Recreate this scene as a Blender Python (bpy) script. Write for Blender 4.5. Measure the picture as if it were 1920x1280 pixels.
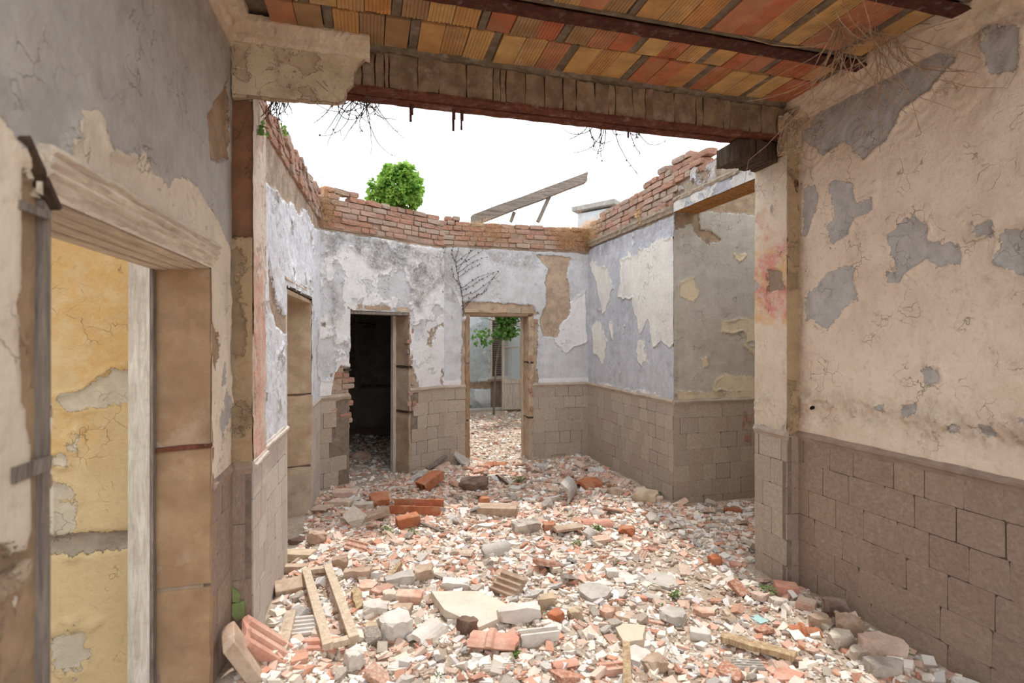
import bpy, bmesh, math, random
import numpy as np
from mathutils import Vector, Matrix, Euler

# ------------------------------------------------------------------ clear
for o in list(bpy.data.objects):
    bpy.data.objects.remove(o, do_unlink=True)
scene = bpy.context.scene
COL = scene.collection

# ------------------------------------------------------------------ camera
FPX, CX, HY, CAMZ = 980.0, 960.0, 631.0, 1.75
YAW = math.atan(264.0 / FPX)
cam_d = bpy.data.cameras.new('camera')
cam_d.sensor_width = 36.0
cam_d.lens = FPX / 1920.0 * 36.0
cam_d.shift_y = -9.0 / 1920.0
cam_d.clip_start = 0.05
cam_d.dof.use_dof = True
cam_d.dof.focus_distance = 4.6
cam_d.dof.aperture_fstop = 2.2
cam = bpy.data.objects.new('camera', cam_d)
cam.location = (0, 0, CAMZ)
cam.rotation_euler = (math.pi / 2, 0, -YAW)
COL.objects.link(cam)
scene.camera = cam

# ------------------------------------------------------------------ sky, sun, exposure
w = bpy.data.worlds.new('hazy_sky')
scene.world = w
w.use_nodes = True
bg = w.node_tree.nodes['Background']
bg.inputs[0].default_value = (0.93, 0.965, 1.0, 1)
bg.inputs[1].default_value = 1.7
sun_d = bpy.data.lights.new('sun', 'SUN')
sun_d.energy = 2.7
sun_d.angle = math.radians(1.6)
sun_d.color = (1.0, 0.96, 0.90)
sun = bpy.data.objects.new('sun', sun_d)
sun.rotation_euler = Vector((-0.13, -0.50, -1.0)).to_track_quat('-Z', 'Y').to_euler()
sun.location = (2, 8, 12)
COL.objects.link(sun)
vs = scene.view_settings
vs.view_transform = 'Standard'
vs.look = 'None'
vs.gamma = 1.0
vs.use_curve_mapping = False
vs.exposure = 0.33
scene.cycles.max_bounces = 10
scene.cycles.diffuse_bounces = 8

# ------------------------------------------------------------------ pixel -> place helpers
SA, CA = math.sin(YAW), math.cos(YAW)
def ray(px, py):
    u = (px - CX) / FPX
    return Vector((SA + u * CA, CA - u * SA, (HY - py) / FPX))
def G(px, py, z=0.0):
    r = ray(px, py); t = (z - CAMZ) / r.z
    return Vector((r.x * t, r.y * t, z)), t
def onY(px, py, Y):
    r = ray(px, py); t = Y / r.y
    return Vector((r.x * t, Y, CAMZ + r.z * t))

# ------------------------------------------------------------------ noise
_T = np.random.RandomState(11).rand(256, 256)
def vn(x, y):
    xi = np.floor(x).astype(int); yi = np.floor(y).astype(int)
    fx = x - xi; fy = y - yi
    fx = fx * fx * (3 - 2 * fx); fy = fy * fy * (3 - 2 * fy)
    a = _T[xi & 255, yi & 255]; b = _T[(xi + 1) & 255, yi & 255]
    c = _T[xi & 255, (yi + 1) & 255]; d = _T[(xi + 1) & 255, (yi + 1) & 255]
    return (a * (1 - fx) + b * fx) * (1 - fy) + (c * (1 - fx) + d * fx) * fy
def fbm(x, y, f=1.0, o=4, seed=0.0):
    x = np.asarray(x, float) * f + seed * 13.7 + 100; y = np.asarray(y, float) * f + seed * 7.3 + 100
    s = 0; a = 1.0; tot = 0
    for i in range(o):
        s = s + a * vn(x, y); tot += a
        x = x * 2.03 + 17.1; y = y * 2.03 + 9.2; a *= 0.5
    return 2 * s / tot - 1
def poly_sd(P, poly):
    """signed distance (positive inside) of points P (N,2) to a polygon"""
    poly = np.asarray(poly, float)
    d = np.full(len(P), 1e9); ins = np.zeros(len(P), bool)
    for i in range(len(poly)):
        a = poly[i]; b = poly[(i + 1) % len(poly)]
        e = b - a; w_ = P - a
        t = np.clip((w_ @ e) / max(e @ e, 1e-12), 0, 1)
        d = np.minimum(d, np.hypot(w_[:, 0] - t * e[0], w_[:, 1] - t * e[1]))
        c = (a[1] > P[:, 1]) != (b[1] > P[:, 1])
        if abs(e[1]) > 1e-12:
            xx = a[0] + (P[:, 1] - a[1]) / e[1] * e[0]
            ins ^= c & (P[:, 0] < xx)
    return np.where(ins, d, -d)

# ------------------------------------------------------------------ object helpers
def tag(o, label=None, cat=None, group=None, kind=None):
    if label: o['label'] = label
    if cat: o['category'] = cat
    if group: o['group'] = group
    if kind: o['kind'] = kind
    elif cat: o['kind'] = 'thing'
    return o
def link(name, me, mat=None, parent=None, **kw):
    o = bpy.data.objects.new(name, me)
    COL.objects.link(o)
    if mat is not None and me is not None and len(me.materials) == 0:
        me.materials.append(mat)
    if parent is not None:
        o.parent = parent
    return tag(o, **kw)
def empty(name, loc=(0, 0, 0), **kw):
    o = bpy.data.objects.new(name, None)
    o.empty_display_size = 0.1
    o.location = loc
    COL.objects.link(o)
    return tag(o, **kw)

class MB:
    def __init__(s): s.v = []; s.f = []
    def box(s, c, size, rot=None, jit=0, rnd=random):
        b = len(s.v)
        R = rot if rot is not None else Matrix.Identity(3)
        for z in (-.5, .5):
            for x, y in ((-.5, -.5), (.5, -.5), (.5, .5), (-.5, .5)):
                p = Vector((x * size[0] + rnd.uniform(-jit, jit), y * size[1] + rnd.uniform(-jit, jit), z * size[2] + rnd.uniform(-jit, jit)))
                s.v.append(tuple(R @ p + Vector(c)))
        for q in ((3, 2, 1, 0), (4, 5, 6, 7), (0, 1, 5, 4), (1, 2, 6, 5), (2, 3, 7, 6), (3, 0, 4, 7)):
            s.f.append(tuple(b + i for i in q))
        return s
    def span(s, a, b, jit=0):
        c = [(a[i] + b[i]) / 2 for i in range(3)]; z = [abs(b[i] - a[i]) for i in range(3)]
        return s.box(c, z, jit=jit)
    def bar(s, a, b, wx, wy, jit=0, roll=0):
        a = Vector(a); b = Vector(b); d = b - a
        R = d.to_track_quat('Z', 'Y').to_matrix() @ Matrix.Rotation(roll, 3, 'Z')
        return s.box((a + b) / 2, (wx, wy, d.length), R, jit)
    def prism(s, ring, vec, n=1, wob=0):
        """ring of 3D points swept by vec in n steps"""
        b = len(s.v); m = len(ring); vec = Vector(vec)
        for k in range(n + 1):
            for p in ring:
                q = Vector(p) + vec * (k / n)
                if wob: q += Vector((random.uniform(-wob, wob), random.uniform(-wob, wob), random.uniform(-wob, wob)))
                s.v.append(tuple(q))
        for k in range(n):
            for i in range(m):
                j = (i + 1) % m
                s.f.append((b + k * m + i, b + k * m + j, b + (k + 1) * m + j, b + (k + 1) * m + i))
        s.f.append(tuple(b + i for i in reversed(range(m))))
        s.f.append(tuple(b + n * m + i for i in range(m)))
        return s
    def tube(s, pts, r0, r1=None, n=5):
        r1 = r0 if r1 is None else r1
        b = len(s.v); m = len(pts)
        for k, p in enumerate(pts):
            p = Vector(p)
            d = Vector(pts[min(k + 1, m - 1)]) - Vector(pts[max(k - 1, 0)])
            if d.length < 1e-9: d = Vector((0, 0, 1))
            R = d.to_track_quat('Z', 'Y').to_matrix()
            r = r0 + (r1 - r0) * k / max(1, m - 1)
            for i in range(n):
                a = 2 * math.pi * i / n
                s.v.append(tuple(p + R @ Vector((r * math.cos(a), r * math.sin(a), 0))))
        for k in range(m - 1):
            for i in range(n):
                j = (i + 1) % n
                s.f.append((b + k * n + i, b + k * n + j, b + (k + 1) * n + j, b + (k + 1) * n + i))
        s.f.append(tuple(b + i for i in reversed(range(n)))); s.f.append(tuple(b + (m - 1) * n + i for i in range(n)))
        return s
    def leaf(s, c, d, up, L, W):
        """folded pointed leaf"""
        d = d.normalized(); sd = d.cross(up)
        if sd.length < 1e-4: sd = Vector((1, 0, 0))
        sd.normalize(); nn = sd.cross(d)
        b = len(s.v)
        for p in (c, c + d * L * .35 + sd * W * .5 + nn * W * .12, c + d * L * .75 + sd * W * .36 + nn * W * .1, c + d * L - nn * L * .12,
                  c + d * L * .75 - sd * W * .36 + nn * W * .1, c + d * L * .35 - sd * W * .5 + nn * W * .12, c + d * L * .5):
            s.v.append(tuple(p))
        s.f += [(b, b + 1, b + 6), (b + 1, b + 2, b + 6), (b + 2, b + 3, b + 6), (b + 3, b + 4, b + 6), (b + 4, b + 5, b + 6), (b + 5, b, b + 6)]
    def mesh(s, name):
        me = bpy.data.meshes.new(name)
        me.from_pydata(s.v, [], s.f)
        me.update()
        return me
    def build(s, name, mat, parent=None, **kw):
        return link(name, s.mesh(name), mat, parent, **kw)

# ------------------------------------------------------------------ materials
def sr(r, g, b):
    f = lambda c: (c / 255 / 12.92) if c / 255 <= .04045 else ((c / 255 + .055) / 1.055) ** 2.4
    r, g, b = f(r), f(g), f(b); y = .3 * r + .55 * g + .15 * b; k = .88   # all tones greyed a little to offset colour bounced between surfaces
    return (y + (r - y) * k, y + (g - y) * k, y + (b - y) * k, 1)
class NT:
    def __init__(s, name):
        s.m = bpy.data.materials.new(name); s.m.use_nodes = True
        s.t = s.m.node_tree; s.t.nodes.clear()
        s.out = s.t.nodes.new('ShaderNodeOutputMaterial')
        s.b = s.t.nodes.new('ShaderNodeBsdfPrincipled')
        s.t.links.new(s.b.outputs[0], s.out.inputs[0])
        s.b.inputs['Roughness'].default_value = .9
        s.b.inputs['Specular IOR Level'].default_value = .15
    def put(s, sock, val):
        if isinstance(val, bpy.types.NodeSocket): s.t.links.new(val, sock)
        else: sock.default_value = val
    def coord(s, kind='Object'):
        return s.t.nodes.new('ShaderNodeTexCoord').outputs[kind]
    def noise(s, vec, scale, detail=5, rough=.55, dist=0):
        n = s.t.nodes.new('ShaderNodeTexNoise')
        s.t.links.new(vec, n.inputs['Vector'])
        n.inputs['Scale'].default_value = scale; n.inputs['Detail'].default_value = detail
        n.inputs['Roughness'].default_value = rough; n.inputs['Distortion'].default_value = dist
        return n.outputs[0]
    def math(s, op, a, b=0.0, c=None, clamp=False):
        n = s.t.nodes.new('ShaderNodeMath'); n.operation = op; n.use_clamp = clamp
        s.put(n.inputs[0], a); s.put(n.inputs[1], b)
        if c is not None: s.put(n.inputs[2], c)
        return n.outputs[0]
    def step(s, v, lo, hi):
        n = s.t.nodes.new('ShaderNodeMapRange'); n.clamp = True
        s.put(n.inputs[0], v); n.inputs[1].default_value = lo; n.inputs[2].default_value = hi
        return n.outputs[0]
    def mix(s, f, a, b, mode='MIX'):
        n = s.t.nodes.new('ShaderNodeMix'); n.data_type = 'RGBA'; n.blend_type = mode
        s.put(n.inputs[0], f); s.put(n.inputs[6], a); s.put(n.inputs[7], b)
        return n.outputs[2]
    def attr(s, name, out='Fac'):
        n = s.t.nodes.new('ShaderNodeAttribute'); n.attribute_name = name
        return n.outputs[out]
    def rnd(s):
        return s.t.nodes.new('ShaderNodeObjectInfo').outputs['Random']
    def ramp(s, f, cols, const=False):
        n = s.t.nodes.new('ShaderNodeValToRGB')
        s.t.links.new(f, n.inputs[0])
        e = n.color_ramp.elements
        while len(e) < len(cols): e.new(.5)
        for i, c in enumerate(cols):
            e[i].position = i / len(cols) if const else i / max(1, len(cols) - 1); e[i].color = c
        if const: n.color_ramp.interpolation = 'CONSTANT'
        return n.outputs[0]
    def offs(s, vec, amt=30):
        """shift the texture of each object by its own random number"""
        n = s.t.nodes.new('ShaderNodeVectorMath'); n.operation = 'ADD'
        c = s.t.nodes.new('ShaderNodeCombineXYZ')
        r = s.math('MULTIPLY', s.rnd(), amt)
        for i in range(3): s.t.links.new(r, c.inputs[i])
        s.t.links.new(vec, n.inputs[0]); s.t.links.new(c.outputs[0], n.inputs[1])
        return n.outputs[0]
    def scale(s, vec, xyz):
        n = s.t.nodes.new('ShaderNodeVectorMath'); n.operation = 'MULTIPLY'
        s.t.links.new(vec, n.inputs[0]); n.inputs[1].default_value = xyz
        return n.outputs[0]
    def bump(s, h, dist=.004, strength=.6):
        n = s.t.nodes.new('ShaderNodeBump'); n.inputs['Distance'].default_value = dist; n.inputs['Strength'].default_value = strength
        s.t.links.new(h, n.inputs['Height']); s.t.links.new(n.outputs[0], s.b.inputs['Normal'])
    def color(s, c): s.put(s.b.inputs['Base Color'], c); return s

def plaster_mat(name, under, top, bare, dirt, tint=None, tint2=None, fine=.016, under2=None, top2=None):
    """layered old paint: attributes say where each layer has survived"""
    N = NT(name); v = N.coord('Object')
    fn = N.noise(v, 42, 7, .62); fn2 = N.noise(v, 150, 4, .6)
    lo = N.noise(v, 1.7, 6, .6); mid = N.noise(v, 9, 6, .6)
    j = N.math('MULTIPLY', N.math('SUBTRACT', fn, .5), fine * 2.4)
    j = N.math('ADD', j, N.math('MULTIPLY', N.math('SUBTRACT', N.noise(v, 13, 6, .68, .6), .5), .11))
    mt = N.step(N.math('ADD', N.attr('m_top'), j), -.0016, .0016)
    mb = N.step(N.math('ADD', N.attr('m_bare'), j), -.0022, .0022)
    u2 = under2 or tuple(c * .80 for c in under[:3]) + (1,)
    t2 = top2 or tuple(c * .86 for c in top[:3]) + (1,)
    cu = N.mix(N.step(mid, .38, .66), under, u2)
    cu = N.mix(N.math('MULTIPLY', N.step(lo, .45, .7), .45), cu, u2)
    ct = N.mix(N.step(lo, .38, .68), top, t2)
    ct = N.mix(N.math('MULTIPLY', N.step(fn, .58, .72), .35), ct, t2)
    if tint is not None:
        mi = N.step(N.math('ADD', N.attr('m_tint'), N.math('MULTIPLY', N.math('SUBTRACT', mid, .5), .22)), -.05, .06)
        tc = N.mix(N.step(N.noise(v, 4.5, 5, .6), .46, .56), tint, tint2 or tint)
        ct = N.mix(N.math('MULTIPLY', mi, N.step(N.noise(v, 12, 6, .7), .30, .56)), ct, tc)
    c = N.mix(mt, cu, ct)
    cb = N.mix(N.step(mid, .4, .62), bare, tuple(x * .72 for x in bare[:3]) + (1,))
    cb = N.mix(N.math('MULTIPLY', N.step(fn, .55, .7), .4), cb, tuple(min(1, x * 1.3) for x in bare[:3]) + (1,))
    c = N.mix(mb, c, cb)
    md = N.math('MULTIPLY', N.attr('m_dirt_dark'), N.step(N.math('ADD', N.math('MULTIPLY', mid, .6), N.math('MULTIPLY', fn, .6)), .42, .72), clamp=True)
    c = N.mix(md, c, dirt)
    # hairline cracks of the paint film
    vo = N.t.nodes.new('ShaderNodeTexVoronoi'); vo.feature = 'DISTANCE_TO_EDGE'; vo.inputs['Scale'].default_value = 9.0
    wv = N.t.nodes.new('ShaderNodeVectorMath'); wv.operation = 'ADD'
    sc = N.t.nodes.new('ShaderNodeVectorMath'); sc.operation = 'SCALE'; sc.inputs['Scale'].default_value = .30
    nz = N.t.nodes.new('ShaderNodeTexNoise'); nz.inputs['Scale'].default_value = 6; nz.inputs['Detail'].default_value = 5; N.t.links.new(v, nz.inputs['Vector'])
    N.t.links.new(nz.outputs['Color'], sc.inputs[0]); N.t.links.new(v, wv.inputs[0]); N.t.links.new(sc.outputs[0], wv.inputs[1])
    N.t.links.new(wv.outputs[0], vo.inputs['Vector'])
    cr = N.math('MULTIPLY', N.math('SUBTRACT', 1.0, N.step(vo.outputs['Distance'], .004, .016)), N.step(N.noise(v, 5.1, 4), .53, .62))
    c = N.mix(N.math('MULTIPLY', cr, .6), c, dirt)
    c = N.mix(N.math('MULTIPLY', N.step(N.noise(v, 23, 8, .75), .54, .70), .28), c, dirt)
    c = N.mix(N.math('MULTIPLY', N.step(N.noise(v, 5, 8, .75), .50, .72), .22), c, dirt)
    c = N.mix(N.math('MULTIPLY', N.step(N.noise(N.scale(v, (1, 1, .12)), 11, 6, .7), .55, .75), .20), c, dirt)
    N.color(c)
    h = N.math('ADD', N.math('MULTIPLY', mt, .9), N.math('MULTIPLY', mb, -2.2))
    h = N.math('ADD', h, N.math('MULTIPLY', fn, .9)); h = N.math('ADD', h, N.math('MULTIPLY', fn2, .25))
    h = N.math('ADD', h, N.math('MULTIPLY', cr, -.8))
    N.bump(h, .007, .85)
    return N.m

def mineral(name, cols, dust=None, scale=14, dustamt=.5, bump=.5, dist=.004, rough=.92, streak=None, vary=.25):
    """stone, clay and mortar: every object takes its own tone out of cols"""
    N = NT(name); v = N.offs(N.coord('Object'))
    if streak: vs_ = N.scale(v, streak)
    else: vs_ = v
    a = N.noise(vs_, scale, 6, .6); b = N.noise(v, scale * 6, 5, .6)
    wn = N.t.nodes.new('ShaderNodeTexWhiteNoise'); wn.noise_dimensions = '1D'
    N.t.links.new(N.math('MULTIPLY', N.rnd(), 917.0), wn.inputs['W'])
    base = N.ramp(wn.outputs[0], cols, const=True) if len(cols) > 1 else cols[0]
    dk = N.mix(1.0, base, (1 - vary * 1.4,) * 3 + (1,), 'MULTIPLY')
    c = N.mix(N.step(a, .36, .66), base, dk)
    c = N.mix(N.math('MULTIPLY', N.step(b, .52, .75), .35), c, dk)
    if dust is not None:
        c = N.mix(N.math('MULTIPLY', N.step(N.noise(v, scale * .7, 6, .65), .46, .62), dustamt), c, dust)
    c = N.mix(N.math('MULTIPLY', N.step(N.noise(v, scale * 1.6, 8, .75), .53, .63), .32), c, N.mix(1.0, dk, (.72, .68, .64, 1), 'MULTIPLY'))
    c = N.mix(N.math('MULTIPLY', N.step(N.noise(v, scale * .55, 8, .72), .55, .68), .30), c, N.mix(.5, base, (.78, .72, .64, 1)))
    N.color(c); N.b.inputs['Roughness'].default_value = rough
    N.bump(N.math('ADD', a, N.math('MULTIPLY', b, .5)), dist, bump)
    return N.m

def wood_mat(name, c1, c2, axis=(2, 26, 26)):
    N = NT(name); v = N.offs(N.coord('Object'))
    a = N.noise(N.scale(v, axis), 2.2, 6, .65, 1.0); b = N.noise(v, 30, 4)
    c = N.mix(N.step(a, .34, .66), c1, c2)
    c = N.mix(N.math('MULTIPLY', N.step(b, .5, .8), .3), c, tuple(x * .5 for x in c2[:3]) + (1,))
    N.color(c); N.bump(N.math('ADD', a, N.math('MULTIPLY', b, .3)), .005, .7)
    return N.m

def leaf_mat(name, c1, c2):
    N = NT(name)
    c = N.mix(N.step(N.noise(N.coord('Object'), 9, 3), .35, .65), c1, c2)
    N.color(c); N.b.inputs['Roughness'].default_value = .55
    tr = N.t.nodes.new('ShaderNodeBsdfTranslucent'); N.t.links.new(c, tr.inputs[0])
    ms = N.t.nodes.new('ShaderNodeMixShader'); ms.inputs[0].default_value = .4
    N.t.links.new(N.b.outputs[0], ms.inputs[1]); N.t.links.new(tr.outputs[0], ms.inputs[2]); N.t.links.new(ms.outputs[0], N.out.inputs[0])
    return N.m

DIRT = sr(120, 105, 92)
M = {}
M['right_near'] = plaster_mat('plaster_cream_over_grey', sr(194, 191, 188), sr(236, 218, 198), sr(176, 150, 122), sr(120, 98, 78), top2=sr(222, 198, 174))
M['left_near'] = plaster_mat('plaster_grey_over_cream', sr(186, 181, 175), sr(228, 212, 190), sr(176, 146, 114), sr(136, 116, 98), under2=sr(170, 166, 162))
M['blue_white'] = plaster_mat('plaster_white_blue', sr(206, 207, 212), sr(230, 228, 228), sr(190, 164, 138), sr(124, 117, 112), under2=sr(190, 189, 191))
M['left_inner'] = plaster_mat('plaster_chalk_blue', sr(205, 200, 196), sr(224, 226, 234), sr(196, 170, 146), sr(132, 112, 96))
M['right_inner'] = plaster_mat('plaster_blue_cream', sr(196, 198, 206), sr(230, 226, 218), sr(184, 160, 134), sr(120, 116, 118), under2=sr(178, 179, 186))
M['alcove'] = plaster_mat('plaster_alcove', sr(194, 188, 176), sr(224, 206, 174), sr(176, 150, 122), sr(128, 116, 102), under2=sr(180, 172, 160))
M['pier'] = plaster_mat('plaster_pier', sr(196, 190, 186), sr(224, 206, 184), sr(178, 148, 118), sr(128, 104, 82), tint=sr(212, 140, 124), tint2=sr(218, 176, 122))
M['pier_left'] = plaster_mat('plaster_pier_left', sr(214, 190, 172), sr(222, 204, 188), sr(164, 108, 74), sr(140, 116, 94), tint=sr(212, 160, 140))
M['pier_brown_shade'] = plaster_mat('plaster_pier_brown_shade', sr(172, 146, 112), sr(188, 160, 122), sr(146, 100, 70), sr(110, 88, 66))  # brown plaster; on the right pier it also carries the front's shade
M['yellow'] = plaster_mat('plaster_yellow', sr(220, 206, 180), sr(234, 206, 150), sr(180, 164, 144), sr(176, 146, 104), tint=sr(224, 180, 108))
M['casing'] = plaster_mat('plaster_casing', sr(200, 178, 150), sr(216, 196, 168), sr(184, 158, 128), sr(136, 112, 88))
M['cornice'] = mineral('cornice_plaster', [sr(216, 196, 174)], sr(186, 160, 134), 9, .5, .9, .008, vary=.15)
M['far'] = plaster_mat('plaster_far', sr(196, 206, 212), sr(222, 228, 232), sr(172, 146, 118), sr(130, 128, 126))
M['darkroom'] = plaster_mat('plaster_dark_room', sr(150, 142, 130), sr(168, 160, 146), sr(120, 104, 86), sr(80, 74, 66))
M['core'] = mineral('mortar_core', [sr(168, 146, 124)], sr(150, 120, 100), 10)
M['joint'] = mineral('dado_joint', [sr(140, 122, 106)], sr(120, 102, 88), 16)
M['dado_near'] = mineral('dado_stone_dark', [sr(164, 140, 122), sr(158, 134, 118), sr(168, 144, 124), sr(161, 138, 122)], sr(174, 150, 130), 9, .35, .7, .004, vary=.16)
M['dado'] = mineral('dado_stone', [sr(186, 169, 151), sr(180, 163, 147), sr(190, 173, 154), sr(182, 163, 144)], sr(166, 148, 132), 9, .4, .7, .004, vary=.15)
M['dado_lit'] = mineral('dado_stone_lit', [sr(204, 190, 178), sr(198, 182, 170), sr(208, 196, 184)], sr(186, 168, 154), 9, .4, .7, .004, vary=.12)  # paler copy of the dado: light bounced off the floor put into its colour
M['brick'] = mineral('old_brick', [sr(190, 140, 118), sr(180, 124, 100), sr(198, 156, 134), sr(176, 144, 126), sr(188, 162, 142), sr(192, 130, 102)], sr(192, 174, 156), 12, .7, .8, .006)
M['mortar'] = mineral('mortar_pale', [sr(176, 158, 138)], sr(150, 132, 114), 20, .5, .8, .006)
M['tile'] = mineral('ceiling_tile_clay', [sr(206, 158, 92), sr(198, 118, 76), sr(208, 164, 96), sr(190, 104, 66), sr(168, 130, 88), sr(200, 148, 84), sr(194, 126, 88), sr(202, 140, 74)], sr(150, 120, 88), 7, .45, .5, .003, vary=.2)
M['ceil_mortar'] = mineral('ceiling_mortar', [sr(132, 116, 98)], sr(96, 80, 66), 18, .6, .8, .006)
M['rust'] = mineral('rusty_steel', [sr(122, 70, 50)], sr(84, 46, 36), 22, .7, .8, .004, vary=.35)
M['rust_dark'] = mineral('rusty_steel_dark', [sr(96, 56, 44)], sr(70, 40, 34), 22, .7, .8, .004, vary=.35)
M['infill'] = mineral('beam_infill_mortar', [sr(150, 126, 100)], sr(112, 86, 64), 12, .7, .9, .008)
M['jamb'] = mineral('jamb_brown_plaster', [sr(178, 144, 108), sr(172, 140, 106), sr(168, 142, 114)], sr(146, 112, 80), 5, .6, .8, .006, vary=.25)
M['jamb_pale'] = mineral('jamb_tan_plaster', [sr(196, 170, 140), sr(186, 160, 132), sr(192, 172, 148)], sr(164, 134, 106), 6, .5, .7, .005, vary=.18)
M['paint_wood'] = wood_mat('old_white_paint_wood', sr(222, 214, 200), sr(182, 168, 150), (20, 20, 2))
M['grey_wood'] = wood_mat('weathered_grey_wood', sr(150, 138, 126), sr(104, 94, 86), (20, 20, 2))
M['timber'] = wood_mat('weathered_timber', sr(158, 146, 134), sr(104, 94, 86), (2, 22, 22))
M['dark_wood'] = wood_mat('dark_old_wood', sr(96, 78, 62), sr(58, 46, 38), (20, 20, 2))
M['pale_wood'] = wood_mat('pale_dusty_wood', sr(214, 196, 172), sr(178, 154, 126), (20, 20, 2))
M['orange_wood'] = wood_mat('orange_rotten_wood', sr(196, 142, 78), sr(140, 92, 48), (3, 20, 20))
M['yellow_wood'] = wood_mat('yellow_split_wood', sr(204, 178, 140), sr(150, 120, 86), (20, 20, 2))
M['moulding'] = wood_mat('dusty_moulding_wood', sr(226, 212, 194), sr(186, 168, 148), (20, 2, 20))
M['terracotta'] = mineral('terracotta_rubble', [sr(208, 160, 134), sr(200, 144, 116), sr(214, 172, 148), sr(194, 128, 98), sr(206, 178, 156), sr(200, 154, 132), sr(216, 184, 164)], sr(218, 198, 178), 12, .7, .7, .006, vary=.18)
M['orange_clay'] = mineral('orange_clay', [sr(192, 112, 70)], sr(184, 142, 110), 9, .5, .6, .005, vary=.25)
M['pink_clay'] = mineral('pink_clay', [sr(212, 150, 126)], sr(220, 184, 162), 9, .55, .6, .005, vary=.15)
M['brown_clay'] = mineral('brown_clay', [sr(182, 152, 128)], sr(204, 184, 160), 9, .5, .6, .005, vary=.2)
M['dark_clay'] = mineral('dark_clay', [sr(128, 100, 86)], sr(160, 132, 112), 9, .5, .6, .005, vary=.25)
M['plaster_frag'] = mineral('white_plaster_rubble', [sr(226, 218, 208), sr(214, 206, 196), sr(230, 224, 216), sr(204, 192, 178), sr(216, 202, 184), sr(204, 198, 194)], sr(196, 180, 162), 10, .6, .9, .008, vary=.14)
M['white_frag'] = mineral('white_plaster_piece', [sr(220, 213, 204)], sr(198, 186, 172), 10, .6, .9, .008, vary=.12)
M['marble'] = mineral('yellowed_marble', [sr(214, 203, 186)], sr(204, 184, 156), 5, .6, .4, .003, vary=.1)
M['stone_frag'] = mineral('grey_mortar_rubble', [sr(190, 178, 164), sr(176, 164, 152), sr(204, 190, 174), sr(166, 152, 140), sr(196, 176, 154)], sr(212, 198, 182), 12, .5, .8, .007, vary=.2)
M['grey_slab'] = mineral('grey_cement', [sr(186, 178, 168)], sr(206, 196, 184), 10, .5, .7, .005, vary=.15)
M['yellow_stone'] = mineral('yellow_stone', [sr(196, 172, 140)], sr(214, 196, 172), 10, .5, .7, .005, vary=.2)
M['turquoise'] = mineral('turquoise_tile', [sr(168, 206, 204)], sr(200, 216, 208), 10, .4, .3, .003, rough=.4, vary=.1)
M['green'] = mineral('green_tile', [sr(140, 164, 96)], sr(168, 170, 130), 8, .5, .3, .003, rough=.35, vary=.2)
M['ivy'] = leaf_mat('ivy_leaf', sr(168, 208, 80), sr(92, 146, 44))
M['vine_leaf'] = leaf_mat('tree_leaf', sr(120, 166, 72), sr(78, 124, 50))
M['weed'] = leaf_mat('weed_leaf', sr(124, 156, 72), sr(84, 120, 50))
M['straw'] = leaf_mat('dry_grass', sr(232, 200, 150), sr(204, 164, 116))
M['pale_straw'] = leaf_mat('pale_dry_grass', sr(216, 200, 176), sr(190, 172, 146))
M['twig'] = mineral('dead_twig', [sr(96, 82, 76)], None, 30)
M['root'] = mineral('dry_root', [sr(176, 144, 116)], None, 30)
M['chimney'] = mineral('pale_render', [sr(206, 214, 222)], sr(186, 190, 194), 8, .4, .4, .003, vary=.08)
M['ridge'] = mineral('weathered_cap', [sr(176, 172, 166)], sr(150, 144, 136), 8)
M['black'] = mineral('hole_dark', [sr(30, 26, 24)], None, 10)
N = NT('thin_glass'); N.color((.86, .92, .95, 1)); N.b.inputs['Roughness'].default_value = .08
N.b.inputs['Transmission Weight'].default_value = .75; N.b.inputs['IOR'].default_value = 1.1; M['glass'] = N.m
# soil under the rubble
N = NT('rubble_soil'); v = N.coord('Object')
c = N.mix(N.step(N.noise(v, 2.2, 6, .65), .38, .64), sr(176, 150, 126), sr(206, 186, 164))
c = N.mix(N.step(N.noise(v, 38, 5, .7), .52, .66), c, sr(222, 206, 188))
c = N.mix(N.step(N.noise(v, 60, 5, .7), .60, .70), c, sr(140, 112, 90))
N.color(c); N.bump(N.math('ADD', N.noise(v, 40, 6, .7), N.noise(v, 130, 4, .7)), .012, .9); M['soil'] = N.m
N = NT('chips'); v = N.coord('Object')
c = N.mix(N.math('MULTIPLY', N.step(N.noise(v, 40, 5), .5, .7), .35), N.attr('chip_col', 'Color'), sr(200, 182, 162))
N.color(c); N.bump(N.noise(v, 110, 4), .004, .5); M['chips'] = N.m
#==SECTION1==

# ------------------------------------------------------------------ wall machinery
class Frame:
    """a vertical plane: s runs from p0 to p1, z up, d along n towards the room"""
    def __init__(s, p0, p1, n):
        s.p0 = Vector((p0[0], p0[1], 0)); s.p1 = Vector((p1[0], p1[1], 0))
        s.e = (s.p1 - s.p0); s.L = s.e.length; s.e.normalize()
        s.n = Vector((n[0], n[1], 0)).normalized()
        s.ang = math.atan2(s.e.y, s.e.x)
    def at(s, a, z, d=0.0): return s.p0 + s.e * a + s.n * d + Vector((0, 0, z))
    def pix(s, px, py):
        r = ray(px, py); o = Vector((0, 0, CAMZ))
        t = (s.p0 - o).dot(s.n) / r.dot(s.n)
        p = o + r * t
        return ((p - s.p0).dot(s.e), p.z)
    def poly(s, pts): return [s.pix(*p) for p in pts]
    def box(s, mb, s0, s1, z0, z1, d0, d1, jit=0):
        R = Matrix((s.e, s.n, Vector((0, 0, 1)))).transposed()
        return mb.box(s.at((s0 + s1) / 2, (z0 + z1) / 2, (d0 + d1) / 2), (abs(s1 - s0), abs(d1 - d0), abs(z1 - z0)), R, jit)

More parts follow.
